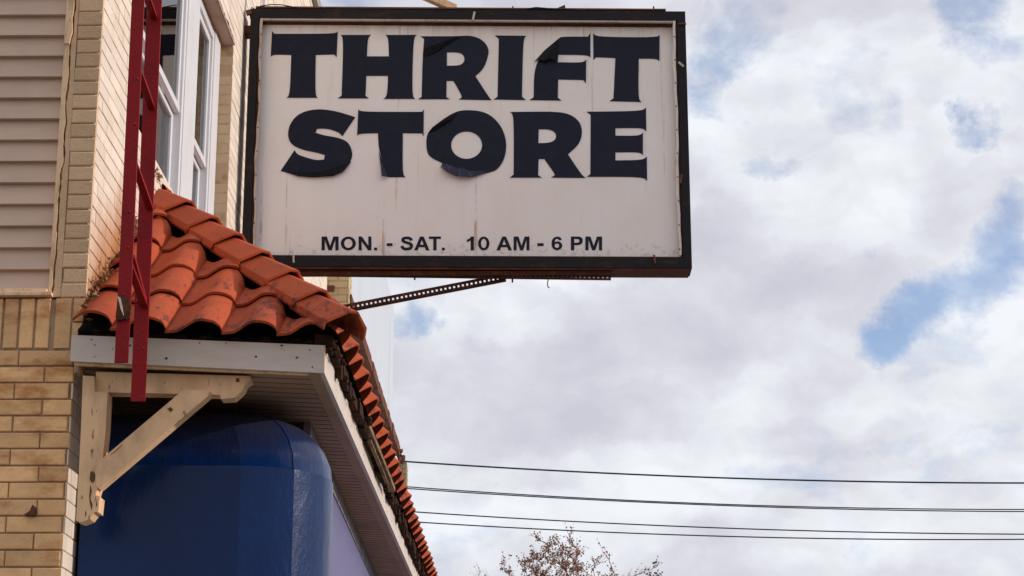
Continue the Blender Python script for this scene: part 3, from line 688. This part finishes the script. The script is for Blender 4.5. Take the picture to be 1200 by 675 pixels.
# ---- letters
def chaik(pts, n=3, lim=50):
    for _ in range(n):
        out = []; N_ = len(pts)
        for i in range(N_):
            p, a, b = Vector(pts[i]), Vector(pts[i-1]), Vector(pts[(i+1) % N_])
            d1 = (p - a); d2 = (b - p)
            ang = math.degrees(d1.angle(d2)) if d1.length > 1e-6 and d2.length > 1e-6 else 0
            if 2 < ang < lim: out += [tuple(p + (a - p) * .25), tuple(p + (b - p) * .25)]
            else: out.append(tuple(p))
        pts = out
    return pts
def crop(o, s, pts): return [(o[0] + x / s, o[1] + y / s) for x, y in pts]
A_ = ((270, 0), 3.069); B_ = ((540, 0), 3.069); C_ = ((320, 120), 4.2857); D_ = ((460, 30), 6.75)
LET = [
 ('T', A_, [(150,112),(158,122),(376,122),(386,113),(382,206),(374,196),(307,198),(305,342),(314,352),(202,352),(214,342),(219,198),(155,196),(145,204)], []),
 ('H', A_, [(396,126),(506,126),(494,136),(491,203),(570,203),(568,136),(558,126),(670,126),(658,136),(653,345),(664,356),(551,356),(564,345),(567,273),(489,273),(486,345),(498,354),(386,354),(400,344),(407,136)], []),
 ('R', D_, [(220,85),(520,85),(600,78),(680,96),(732,135),(760,185),(760,225),(735,310),(700,362),(655,400),(765,570),(783,590),(525,585),(548,567),(545,550),(495,460),(480,438),(428,438),(425,565),(452,583),(202,583),(230,565),(238,260),(250,105)], [[(430,212),(525,212),(560,232),(571,265),(560,298),(525,317),(430,318)]]),
 ('I', B_, [(122,128),(236,129),(224,140),(220,348),(234,360),(118,358),(132,348),(137,140)], []),
 ('F', B_, [(352,138),(362,132),(458,132),(466,118),(466,207),(458,198),(350,197),(349,224),(440,226),(451,214),(450,300),(441,288),(350,286),(349,352),(362,362),(247,360),(262,350),(264,222)], []),
 ('T', B_, [(476,120),(488,133),(706,135),(715,125),(714,220),(704,211),(640,211),(638,356),(650,367),(535,364),(549,354),(556,209),(486,206),(477,216)], []),
 ('S', C_, [(413,75),(385,65),(300,40),(210,33),(130,55),(85,105),(72,165),(90,212),(150,240),(225,253),(260,265),(255,288),(215,291),(160,275),(122,262),(108,240),(38,345),(60,350),(130,372),(200,377),(300,371),(350,350),(390,300),(401,255),(380,200),(330,178),(250,165),(212,152),(222,133),(270,131),(330,150),(348,170)], []),
 ('T', C_, [(428,35),(440,48),(748,48),(757,35),(756,170),(748,156),(652,155),(650,360),(665,376),(578,376),(530,240),(527,155),(432,157),(422,168)], []),
 ('O', C_, [(950,38),(1040,42),(1100,68),(1150,125),(1174,200),(1165,280),(1128,338),(1090,352),(1000,372),(920,366),(870,345),(842,325),(850,305),(800,282),(775,258),(768,205),(775,150),(840,95),(900,55)], [[(972+78*math.cos(R(a)), 215+69*math.sin(R(a))) for a in range(0,360,12)]]),
 ('R', B_, [(178,403),(340,401),(395,411),(430,440),(438,480),(425,520),(385,555),(435,630),(449,640),(325,639),(338,630),(336,622),(300,572),(280,572),(278,630),(291,639),(176,639),(190,628),(191,415)], [[(280,465),(320,465),(342,478),(343,500),(322,514),(279,515)]]),
 ('E', B_, [(452,402),(652,400),(666,387),(667,472),(655,460),(556,461),(556,488),(642,489),(655,477),(655,558),(644,547),(556,548),(556,577),(655,576),(669,563),(670,650),(655,636),(453,636),(466,626),(467,413)], []),
]
YP = YS + .0735
def curve_mesh(name, polys, Y, th, m, par, mode='px'):
    cu = bpy.data.curves.new(name, 'CURVE'); cu.dimensions = '2D'; cu.fill_mode = 'BOTH'; cu.extrude = th / 2
    for pts in polys:
        sp = cu.splines.new('POLY'); sp.points.add(len(pts) - 1); sp.use_cyclic_u = True
        for i, p in enumerate(pts):
            w = at(p[0], p[1], Y); sp.points[i].co = (w.x, w.z, 0, 1)
    o = bpy.data.objects.new('tmp', cu); COL.objects.link(o); bpy.context.view_layer.update()
    me = bpy.data.meshes.new_from_object(o.evaluated_get(bpy.context.evaluated_depsgraph_get()))
    bpy.data.objects.remove(o)
    me.transform(Matrix(((1,0,0,0),(0,0,-1,Y - th/2),(0,1,0,0),(0,0,0,1))))
    me.materials.clear(); me.materials.append(m)
    o = bpy.data.objects.new(name, me); COL.objects.link(o); o.parent = par
    bpy.context.view_layer.update(); o.matrix_parent_inverse = par.matrix_world.inverted(); return o
for (ch, (o_, s_), outer, holes) in LET:
    polys = [crop(o_, s_, chaik(outer))] + [crop(o_, s_, chaik(h, 2, 60)) for h in holes]
    lo = curve_mesh('letter', polys, YP, .003, M['letter'], SG)
    lo['label'] = 'black vinyl letter ' + ch
# peeling flaps
def flap(name, pts, lift, m):
    mb = MB(); P_ = [at(x, y, YP - .004 - l) for (x, y), l in zip(pts, lift)]
    c = sum(P_, Vector()) / len(P_) + Vector((0, -.012, 0))
    for i in range(len(P_)): mb.face([P_[i], P_[(i+1) % len(P_)], c])
    mb.build(name, m, SG, fixn=False, smooth=50)
flap('peeling_flap', crop(*B_, [(264,222),(300,182),(352,138),(346,180),(340,217),(320,210),(300,218),(282,214)]), [0,.004,0,.03,.045,.03,.04,.02], M['letter_fold'])
flap('peeling_flap', crop(*C_, [(530,240),(538,300),(545,370),(560,372),(578,376),(556,312)]), [0,.02,.04,.035,.01,.0], M['letter_back'])
flap('peeling_flap', crop(*C_, [(842,325),(852,304),(900,318),(960,330),(1040,345),(1095,346),(1000,376),(960,374),(920,372),(870,348)]), [.03,.02,.01,.0,.0,.0,.02,.045,.03,.045], M['letter_back'])
flap('peeling_flap', crop(*C_, [(775,158),(800,125),(850,88),(925,50),(895,80),(880,95),(825,132)]), [.01,.03,.03,.0,.03,.02,.015], M['letter_fold'])
flap('peeling_flap', crop(*D_, [(245,255),(250,190),(300,165),(390,130),(500,92),(560,80),(430,150),(340,205)]), [0,.02,.028,.03,.015,0,.01,.015], M['letter_fold'])
flap('peeling_flap', crop(*C_, [(60,350),(130,372),(200,377),(300,371),(350,350),(393,298),(340,340),(270,358),(190,363),(120,352)]), [0,.012,.014,.018,.02,.01,.0,.0,0,0], M['letter_fold'])
# opening hours in small lettering
def ell(cx, cy, rx, ry, n=28): return [(cx + rx * math.cos(2*math.pi*k/n), cy + ry * math.sin(2*math.pi*k/n)) for k in range(n)]
def stroke(pts, hw):
    pts = [Vector(p) for p in chaik_open(pts)]; L_, R_ = [], []
    for k, p in enumerate(pts):
        d = (pts[min(k+1, len(pts)-1)] - pts[max(k-1, 0)]).normalized(); n_ = Vector((-d.y, d.x)); L_.append(tuple(p + n_ * hw)); R_.append(tuple(p - n_ * hw))
    return L_ + R_[::-1]
def chaik_open(pts):
    for _ in range(2):
        out = [pts[0]]
        for a, b in zip(pts, pts[1:]): out += [(a[0]*.75+b[0]*.25, a[1]*.75+b[1]*.25), (a[0]*.25+b[0]*.75, a[1]*.25+b[1]*.75)]
        pts = out + [pts[-1]]
    return pts
GL = {
 'M': [[(0,0),(0,1),(.29,1),(.475,.32),(.66,1),(.95,1),(.95,0),(.77,0),(.77,.78),(.565,0),(.385,0),(.18,.78),(.18,0)]],
 'O': [ell(.5,.5,.5,.52), ell(.5,.5,.28,.34)],
 '0': [ell(.5,.5,.5,.51), ell(.5,.5,.24,.35)],
 'N': [[(0,0),(0,1),(.2,1),(.6,.33),(.6,1),(.79,1),(.79,0),(.59,0),(.19,.65),(.19,0)]],
 'A': [[(0,0),(.36,1),(.58,1),(.94,0),(.73,0),(.65,.23),(.29,.23),(.21,0)], [(.355,.4),(.585,.4),(.47,.76)]],
 'T': [[(.29,0),(.29,.83),(0,.83),(0,1),(.79,1),(.79,.83),(.5,.83),(.5,0)]],
 'P': [[(0,0),(0,1),(.42,1),(.62,.98),(.74,.86),(.77,.69),(.72,.51),(.6,.41),(.42,.38),(.21,.38),(.21,0)], [(.21,.83),(.38,.83),(.5,.8),(.55,.69),(.5,.58),(.38,.545),(.21,.545)]],
 '1': [[(.3,0),(.3,.72),(.2,.65),(.07,.6),(.07,.77),(.22,.85),(.34,1),(.5,1),(.5,0)]],
 '6': [[(.66,.75),(.61,.9),(.5,.98),(.36,1),(.18,.93),(.06,.75),(.03,.47),(.07,.2),(.18,.05),(.35,-.02),(.53,.03),(.66,.17),(.69,.33),(.65,.5),(.53,.62),(.38,.65),(.27,.61),(.225,.57),(.25,.73),(.3,.82),(.37,.84),(.44,.81),(.47,.73)], ell(.365,.325,.135,.165)],
 'S': [stroke([(.68,.70),(.62,.86),(.42,.91),(.20,.87),(.15,.72),(.24,.60),(.46,.53),(.66,.45),(.70,.28),(.62,.11),(.40,.07),(.18,.10),(.10,.30)], .098)],
 '.': [[(0,0),(0,1),(1,1),(1,0)]], '-': [[(0,0),(0,1),(1,1),(1,0)]],
}
cr = lambda x: 270 + x / 3.069
cb = lambda x: 540 + x / 3.069
for (ch, x0, x1) in (('M', cr(328), cr(389)), ('O', cr(397), cr(451)), ('N', cr(461), cr(507)), ('.', cr(517), cr(528)), ('-', cr(562), cr(583)), ('S', cr(611), cr(657)), ('A', cr(661), cr(716)), ('T', cr(714), cr(757)), ('.', cr(761), cr(771)),
        ('1', cb(22), cb(47)), ('0', cb(62), cb(103)), ('A', cb(128), cb(184)), ('M', cb(190), cb(247)), ('-', cb(275), cb(298)), ('6', cb(326), cb(365)), ('P', cb(396), cb(439)), ('M', cb(448), cb(508))):
    y0, y1 = 277.2, 293.3
    if ch == '.': y0 = 290.2
    if ch == '-': y0, y1 = 285.0, 288.3
    gl = GL[ch]; xs = [p[0] for p in gl[0]]; ys = [p[1] for p in gl[0]]; a, b, c, d = min(xs), max(xs), min(ys), max(ys)
    f_ = lambda p: (x0 + (p[0] - a) / (b - a) * (x1 - x0), y1 - (p[1] - c) / (d - c) * (y1 - y0))
    sm = [[f_(p) for p in (chaik(g_, 2, 48) if ch in 'P6' else g_)] for g_ in gl]
    curve_mesh('small_letter', sm, YP, .0016, M['letter'], SG)
# ---- supports
def perf(mb, a, b, w, up, n, hole=.42, th=.004, m=0):
    """perforated steel strip from a to b, width w along up"""
    a = Vector(a); b = Vector(b); d = b - a; up = Vector(up); e = up.normalized()
    mb.beam(a + e * w * .14, b + e * w * .14, th, w * .28, e, m); mb.beam(a + e * w * .79, b + e * w * .79, th, w * .42, e, m)
    for i in range(n):
        t0 = (i + hole) / n; t1 = (i + 1) / n
        mb.beam(a + d * t0 + e * w * .43, a + d * t1 + e * w * .43, th, w * .30, e, m)
mb = MB()
a = at(325, 323.5, 13.95); b = at(716, 328.6, 13.95)
perf(mb, a, b, .062, (0,0,1), 74); mb.beam(a + Vector((0,.03,.062)), b + Vector((0,.03,.062)), .06, .005)
mb.box(a.x, b.x, 13.93, 13.955, 5.60, 5.632)
mb.build('perforated_channel', M['rust_dark'], SG)
mb = MB()
b = at(593, 328, 13.98); a = at(398, 366, 13.98); d = (b - a); a2 = a - d * ((a.x - (XP + .01)) / d.x) if False else a + d * ((XP + .012 - a.x) / d.x)
nrm = Vector((-d.z, 0, d.x)).normalized()
perf(mb, a2, b, .050, nrm, 62); mb.beam(a2 + Vector((0,.022,.0)), b + Vector((0,.022,.0)), .044, .004, nrm)
mb.build('lower_strut', M['rust_dark'], SG)
mb = MB()
a = at(534, 11, 13.98); b = at(509, 0, 13.98); d = b - a; e = a + d * ((XP + .01 - a.x) / d.x)
mb.beam(a, e, .05, .075, (0, 1, 0)); mb.build('upper_strut', M['trim'], SG)
mb = MB(); mb.box(XP + .001, TL.x + .01, 13.96, 14.08, 7.50, 7.56); mb.build('wall_mount', M['rust_face'], SG); mb = MB(); mb.box(XP + .001, TL.x + .01, 13.96, 14.08, 5.75, 5.81); mb.build('wall_mount', M['rust_face'], SG)
mb = MB(); p = at(288, 15, 13.93); mb.beam(at(288.5, 15.5, 13.9), at(295, 14, 13.9), .03, .035); mb.build('rusty_lug', M['rust_face'], SG)
# rusty angle, bolts and wires on top and below
mb = MB()
mb.beam(S(300, 9.6, YS + .03), S(780, 12.6, YS + .03), .05, .012, (0,0,1), 0)
for x_ in (323, 601, 766): mb.tube([S(x_, 12, YS + .02), S(x_, 7.5, YS + .02)], .006, 6, 1)
P_ = [S(a, b, YS + .05) for (a, b) in ((648, 11.5), (662, 5.5), (663, 12))]
mb.prism(P_, lambda p, d: Vector((p.x, d, p.z)), YS + .05, YS + .07)
mb.tube([S(618, 10.5), S(628, 9), S(640, 10), S(652, 11), S(665, 11), S(682, 12)], .006, 6, 1)
mb.build('top_hardware', [M['rust_face'], M['frame_black']], SG)
for pts_, r_ in (([S(293.5, 22, YS - .0), S(292.5, 12, YS), S(295, 8.5, YS), S(297.5, 10, YS)], .004), ([S(300, 10), S(306, 7), S(318, 5.3), S(330, 5.6), S(345, 8.5), S(352, 10.5)], .004),
        ([S(642.5, 327, 14.0), S(641.5, 333, 14.0), S(642, 336, 14.0), S(644, 337.5, 14.0)], .004), ([S(486, 321, 14.0), S(486, 328, 14.0)], .007), ([S(600.5, 326, 14.0), S(600.5, 331, 14.0)], .007)):
    mb = MB(); mb.tube(pts_, r_, 6); mb.build('loose_wire', M['frame_black'], SG)
# ------------------------------------------------------------------ neighbouring buildings
NB = empty('neighbour_shop', (-3, 24, 0), 'white rendered shop beyond the tiled roof with a rusty gutter and cream brick end piers', 'building')
mb = MB(); pf = lambda u, z, w: Vector((u, 20.30 - w, z)); ps = lambda u, z, w: Vector((-1.918 + w, u, z))
bricks(mb, pf, -2.23, -1.918, 4.2, 7.50, .0755, .20, dep=.012, joint=.009); bricks(mb, ps, 20.30, 20.62, 4.2, 7.50, .0755, .20, dep=.012, joint=.009)
P_ = at(385.5, 338, 20.285); mb.box(P_.x - .055, P_.x + .055, 20.286, 20.31, P_.z - .031, P_.z + .034, 1)
bf = lambda u, z, w: Vector((u, 29.0 - w, z)); bs2 = lambda u, z, w: Vector((-1.83 + w, u, z))
bricks(mb, bf, -2.1, -1.83, 3.9, 7.09, .0755, .21, dep=.012, joint=.009); bricks(mb, bs2, 29.0, 29.3, 3.9, 7.09, .0755, .21, dep=.012, joint=.009)
mb.build('end_pier', [M['cream_brick'], M['brown_brick']], NB, fixn=False)
mb = MB(); mb.box(-2.23, -1.924, 20.306, 20.6, 0, 7.5); mb.build('pier_core', M['mortar'], NB)
mb = MB(); mb.box(-2.1, -1.836, 29.006, 29.3, 0, 7.09); mb.build('pier_core', M['mortar'], NB)
mb = MB(); mb.box(-7, -2.03, 20.62, 28.62, 0, 9.32); mb.build('wall', M['stucco'], NB)
mb = MB()
n = 30
for i in range(n):
    y0 = 20.45 + (28.7 - 20.45) * i / n; y1 = 20.45 + (28.7 - 20.45) * (i + 1) / n; xo = -1.90 - .012 * i / n + random.uniform(-.006, .006); zo = 7.13 + random.uniform(-.008, .008)
    mb.box(-2.03, xo, y0, y1, zo, 7.27 + random.uniform(-.006, .006), 0, .5)
P_ = (-1.93, 28.75, 7.2)
for k in range(16): blob(mb, (-1.93 + random.uniform(-.06, .05), 28.75 + random.uniform(-.2, .3), 7.18 + random.uniform(-.09, .09)), random.uniform(.02, .05), 0, (1, 1.5, 1), 1, .4)
mb.build('rusty_gutter', M['gutter'], NB, fixn=False)
# ------------------------------------------------------------------ power lines and their poles
def line(pts, Y, r, label):
    # quadratic through three picture points, carried on to a pole on either side
    P_ = [at(a, b, Y) for a, b in pts]
    x = [p.x for p in P_]; z = [p.z for p in P_]
    def zq(t): return sum(z[i] * math.prod((t - x[j]) / (x[i] - x[j]) for j in range(3) if j != i) for i in range(3))
    mb = MB(); xs = [-3.2 + i * (17.2) / 60 for i in range(61)]
    mb.tube([(q, Y, zq(q)) for q in xs], r, 6)
    o = mb.build('power_line', M['cable'], None, smooth=60); tag(o, label, 'cable', 'power lines across the sky')
    return zq(14.0)
zA1 = line([(478, 541), (700, 554), (1200, 566)], 28.0, .0125, 'topmost and thickest power line across the sky')
line([(478, 570.5), (700, 584.5), (1200, 597)], 28.05, .0085, 'second power line from the top, upper strand of the close pair')
line([(478, 572.5), (700, 586), (1200, 599.5)], 27.95, .0085, 'third power line from the top, lower strand of the close pair')
line([(488, 600), (800, 617), (1200, 626)], 28.1, .0095, 'fourth power line from the top, next to lowest, above the tree')
line([(492, 612), (800, 627), (1200, 632)], 28.15, .0095, 'lowest power line, just touching the top of the bare tree')
mb = MB(); mb.tube([(14.0, 28.3, -.15), (14.0, 28.3, 8.2)], [.16, .11], 14)
pole = mb.build('utility_pole', M['pole_wood'], None, smooth=40); tag(pole, 'wooden utility pole carrying the power lines across the street', 'utility pole')
# ------------------------------------------------------------------ trees
def tree(top, base_z, rx, rz, ntip, nleaf, lm, label, leaf=.038, seed=1, spread=1.0):
    rnd = random.Random(seed); x, y, zt_ = top
    T = empty('tree', (x, y, -.15), label, 'tree', 'autumn trees behind the power lines')
    cz = zt_ - rz; tr = MB(); fork = Vector((x, y, cz - rz * .95))
    tr.tube([(x, y, -.15), (x + .05, y, (cz - rz) * .5), fork], [.14, .11, .08], 8)
    br = MB(); lf = MB(); tips = []
    limbs = []
    for k in range(9):
        a = k * 2.4 + rnd.uniform(-.3, .3); rr = rnd.uniform(.2, .75)
        e = Vector((x + math.cos(a) * rr * rx, y + math.sin(a) * rr * rx, cz + rz * rnd.uniform(-.1, .55)))
        mid = fork.lerp(e, .5) + Vector((rnd.uniform(-.1, .1), rnd.uniform(-.1, .1), .1)); pts = [fork, fork.lerp(mid, .5) + Vector((0, 0, .03)), mid, mid.lerp(e, .5) + Vector((rnd.uniform(-.05, .05), 0, .04)), e]
        br.tube(pts, [.045, .036, .028, .02, .012], 5); limbs += [pts[2], pts[3], pts[4]]
    cand = []
    while len(cand) < ntip:
        p = Vector((rnd.uniform(-1, 1), rnd.uniform(-1, 1), rnd.uniform(-.7, 1)))
        if .2 < p.length < 1: p = p * (1 + rnd.uniform(-.15, .12)); cand.append(Vector((x + p.x * rx, y + p.y * rx, cz + p.z * rz)))
    cand.sort(key=lambda q: (q - fork).length)
    nodes = list(limbs)
    for q in cand:
        s_ = min(nodes, key=lambda l: (l - q).length + (.6 if l.z > q.z - .02 else 0)); mid = s_.lerp(q, .5) + Vector((rnd.uniform(-.05, .05), rnd.uniform(-.05, .05), rnd.uniform(-.02, .05)))
        br.tube([s_, mid, q], [.008, .006, .0035], 4, cap=False); nodes += [mid, q]
        for j in range(4):
            a0 = mid.lerp(q, rnd.random()); d = (q - s_).normalized() * .13 + Vector((rnd.uniform(-.12, .12), rnd.uniform(-.12, .12), rnd.uniform(-.02, .14)))
            br.tube([a0, a0 + d * .5 + Vector((0, 0, .01)), a0 + d], [.0035, .0025, .0015], 3, cap=False); tips.append((a0, a0 + d))
    for k in range(nleaf):
        a0, b0 = rnd.choice(tips); c = a0.lerp(b0, rnd.uniform(.2, 1.1)) + Vector((rnd.gauss(0, .02), rnd.gauss(0, .02), rnd.gauss(0, .02)))
        u = Vector((rnd.gauss(0, 1), rnd.gauss(0, 1), rnd.gauss(0, 1))).normalized(); v = u.cross(Vector((rnd.gauss(0, 1), rnd.gauss(0, 1), rnd.gauss(0, 1)))).normalized()
        s_ = leaf * rnd.uniform(.6, 1.4); lf.face([c - u * s_ * .5, c + v * s_ * .4, c + u * s_ * .5, c - v * s_ * .4], 0, rnd.random())
    for (m_, n_, mt) in ((tr, 'trunk', M['bark']), (br, 'branches', M['bark']), (lf, 'crown', lm)):
        m_.build(n_, mt, T, fixn=False)
tree((.53, 40, 7.66), 0, 1.35, 1.75, 620, 19000, M['leaf_brown'], 'rust brown half bare tree, largest of those under the power lines', seed=4)
tree((-.86, 40, 7.03), 0, .6, 1.1, 70, 600, M['leaf_brown'], 'sparse twiggy tree top at the bottom edge, between the roof and the largest tree', leaf=.03, seed=7)
tree((1.98, 39, 7.1), 0, .55, 1.2, 46, 420, M['leaf_brown'], 'sparse brown tree top just right of the largest tree', leaf=.035, seed=9)
tree((2.42, 40, 6.99), 0, .42, 1.0, 90, 1800, M['leaf_green'], 'small olive green leafed tree top, rightmost of the trees', leaf=.045, seed=12)
# weeds in the joint of roof and wall
mb = MB()
for (px_, py_, n_, sp_) in ((183, 207, 30, .022), (150, 268, 40, .03), (125, 322, 80, .035), (108, 348, 70, .03), (118, 332, 60, .03), (98, 362, 40, .02), (158, 262, 40, .02)):
    c0_ = atx(px_, py_, XP + .03)
    for k in range(n_):
        c = c0_ + Vector((abs(random.gauss(0, sp_ * .5)), random.gauss(0, sp_ * 1.6), random.gauss(0, sp_) )); u = Vector([random.gauss(0, 1) for _ in range(3)]).normalized(); v = u.cross(Vector([random.gauss(0, 1) for _ in range(3)])).normalized()
        s_ = random.uniform(.008, .022); mb.face([c - u * s_, c + v * s_ * .4, c + u * s_, c - v * s_ * .4], 0 if random.random() < .45 else 1, random.random())
o = mb.build('moss_and_leaf_litter', [M['leaf_olive'], M['leaf_brown']], None, fixn=False); tag(o, 'moss and dry leaves caught where the tiles meet the brick wall', 'leaf litter', kind='stuff')
# ------------------------------------------------------------------ light
SUN_EL, SUN_AZ = R(19), R(.5)          # azimuth measured from +X towards +Y
sun = bpy.data.lights.new('sun', 'SUN'); sun.energy = 2.6; sun.angle = R(.6); sun.color = (1, .93, .84)
so = bpy.data.objects.new('sun', sun); COL.objects.link(so)
sd = Vector((math.cos(SUN_EL) * math.cos(SUN_AZ), math.cos(SUN_EL) * math.sin(SUN_AZ), math.sin(SUN_EL)))
so.rotation_euler = (-sd).to_track_quat('-Z', 'Y').to_euler()
w = bpy.data.worlds.new('World'); sc.world = w; w.use_nodes = True
t = NT(w); t.n.clear()
sky = t.new('ShaderNodeTexSky', sky_type='NISHITA', sun_disc=False, sun_elevation=SUN_EL, sun_rotation=math.pi / 2 - SUN_AZ, air_density=1.0, dust_density=.3, ozone_density=6.0)
bg1 = t.new('ShaderNodeBackground', i_Strength=.15); t.link(sky.outputs[0], bg1.inputs[0])
tc = t.new('ShaderNodeTexCoord'); G = tc.outputs['Generated']
# stretch clouds flatter towards the horizon: project direction on a cloud deck
sp = t.new('ShaderNodeSeparateXYZ'); t.link(G, sp.inputs[0])
den = math_(t, 'ADD', math_(t, 'MAXIMUM', sp.outputs[2], 0.0), .22)
cx = math_(t, 'DIVIDE', sp.outputs[0], den); cy = math_(t, 'DIVIDE', sp.outputs[1], den)
cv = t.new('ShaderNodeCombineXYZ'); t.link(cx, cv.inputs[0]); t.link(cy, cv.inputs[1]); CV = cv.outputs[0]
n1 = noise(t, CV, 3.1, 9, .56, (1, 1, 1), .25); n2 = noise(t, G, 15, 8, .6, (1, 1, 1.5), .3); n3 = noise(t, G, 38, 6, .6)
wn = t.new('ShaderNodeTexNoise', i_Scale=26., i_Detail=7., i_Roughness=.62); t.link(G, wn.inputs['Vector'])
wo = t.new('ShaderNodeVectorMath', operation='SUBTRACT'); t.link(wn.outputs['Color'], wo.inputs[0]); wo.inputs[1].default_value = (.5, .5, .5)
ws = t.new('ShaderNodeVectorMath', operation='SCALE'); t.link(wo.outputs[0], ws.inputs[0]); ws.inputs['Scale'].default_value = .055
wa = t.new('ShaderNodeVectorMath', operation='ADD'); t.link(G, wa.inputs[0]); t.link(ws.outputs[0], wa.inputs[1]); GW = wa.outputs[0]
mask = math_(t, 'ADD', math_(t, 'ADD', math_(t, 'MULTIPLY', n1, .5), math_(t, 'MULTIPLY', n2, .38)), math_(t, 'MULTIPLY', n3, .12))
# openings of blue between the clouds
for (px_, py_, rr, st) in ((885, 182, 34, .13), (905, 192, 22, .05), (838, 80, 32, .12), (865, 35, 55, .10), (818, 130, 25, .12), (1135, 18, 45, .17), (1090, 12, 30, .08), (1152, 148, 32, .16), (1130, 160, 24, .1), (1075, 368, 32, .19), (1036, 400, 26, .18), (1115, 332, 36, .16), (1180, 300, 40, .18), (1015, 300, 26, .08), (1190, 235, 30, .14), (560, 412, 26, .13), (480, 375, 32, .16), (492, 372, 18, .05), (820, 608, 22, .06), (1000, 612, 18, .07), (985, 500, 30, .05), (800, 498, 40, .04), (420, 0, 80, .16)):
    d = ray(px_, py_).normalized()
    dt = t.new('ShaderNodeVectorMath', operation='DISTANCE'); dt.inputs[1].default_value = d; t.link(GW, dt.inputs[0])
    mr = t.new('ShaderNodeMapRange', interpolation_type='SMOOTHSTEP', i_1=0., i_2=rr * 1.8 / 2360, i_3=st, i_4=0.); t.link(dt.outputs['Value'], mr.inputs[0])
    mask = math_(t, 'SUBTRACT', mask, mr.outputs[0])
cloud_f = ramp(t, mask, [(.25, .30), (.33, .50), (.43, 1.)])
# cloud brightness: soft grey undersides, white tops
ws2 = t.new('ShaderNodeVectorMath', operation='SCALE'); t.link(wo.outputs[0], ws2.inputs[0]); ws2.inputs['Scale'].default_value = .03
wa2 = t.new('ShaderNodeVectorMath', operation='ADD'); t.link(G, wa2.inputs[0]); t.link(ws2.outputs[0], wa2.inputs[1]); GV = wa2.outputs[0]
s1 = noise(t, GV, 8, 4, .45, (1, 1, 2.1), .1); s2 = noise(t, GV, 26, 4, .5, (1, 1, 1.8), .1)
sh = math_(t, 'ADD', math_(t, 'MULTIPLY', s1, .68), math_(t, 'MULTIPLY', s2, .32))
ccol = ramp(t, sh, [(.36, (.56, .56, .635)), (.46, (.645, .65, .715)), (.53, (.735, .75, .80)), (.61, (.83, .855, .90))])
bg2 = t.new('ShaderNodeBackground', i_Strength=1.0); t.link(ccol, bg2.inputs[0])
bg3 = t.new('ShaderNodeBackground', i_Strength=1.0)
mx = t.new('ShaderNodeMixShader'); t.link(cloud_f, mx.inputs[0]); t.link(bg1.outputs[0], mx.inputs[1]); t.link(bg2.outputs[0], mx.inputs[2])
out = t.new('ShaderNodeOutputWorld'); t.link(mx.outputs[0], out.inputs[0])
sc.view_settings.view_transform = 'Standard'; sc.view_settings.look = 'None'; sc.view_settings.exposure = .12; sc.view_settings.gamma = 1
sc.cycles.max_bounces = 8
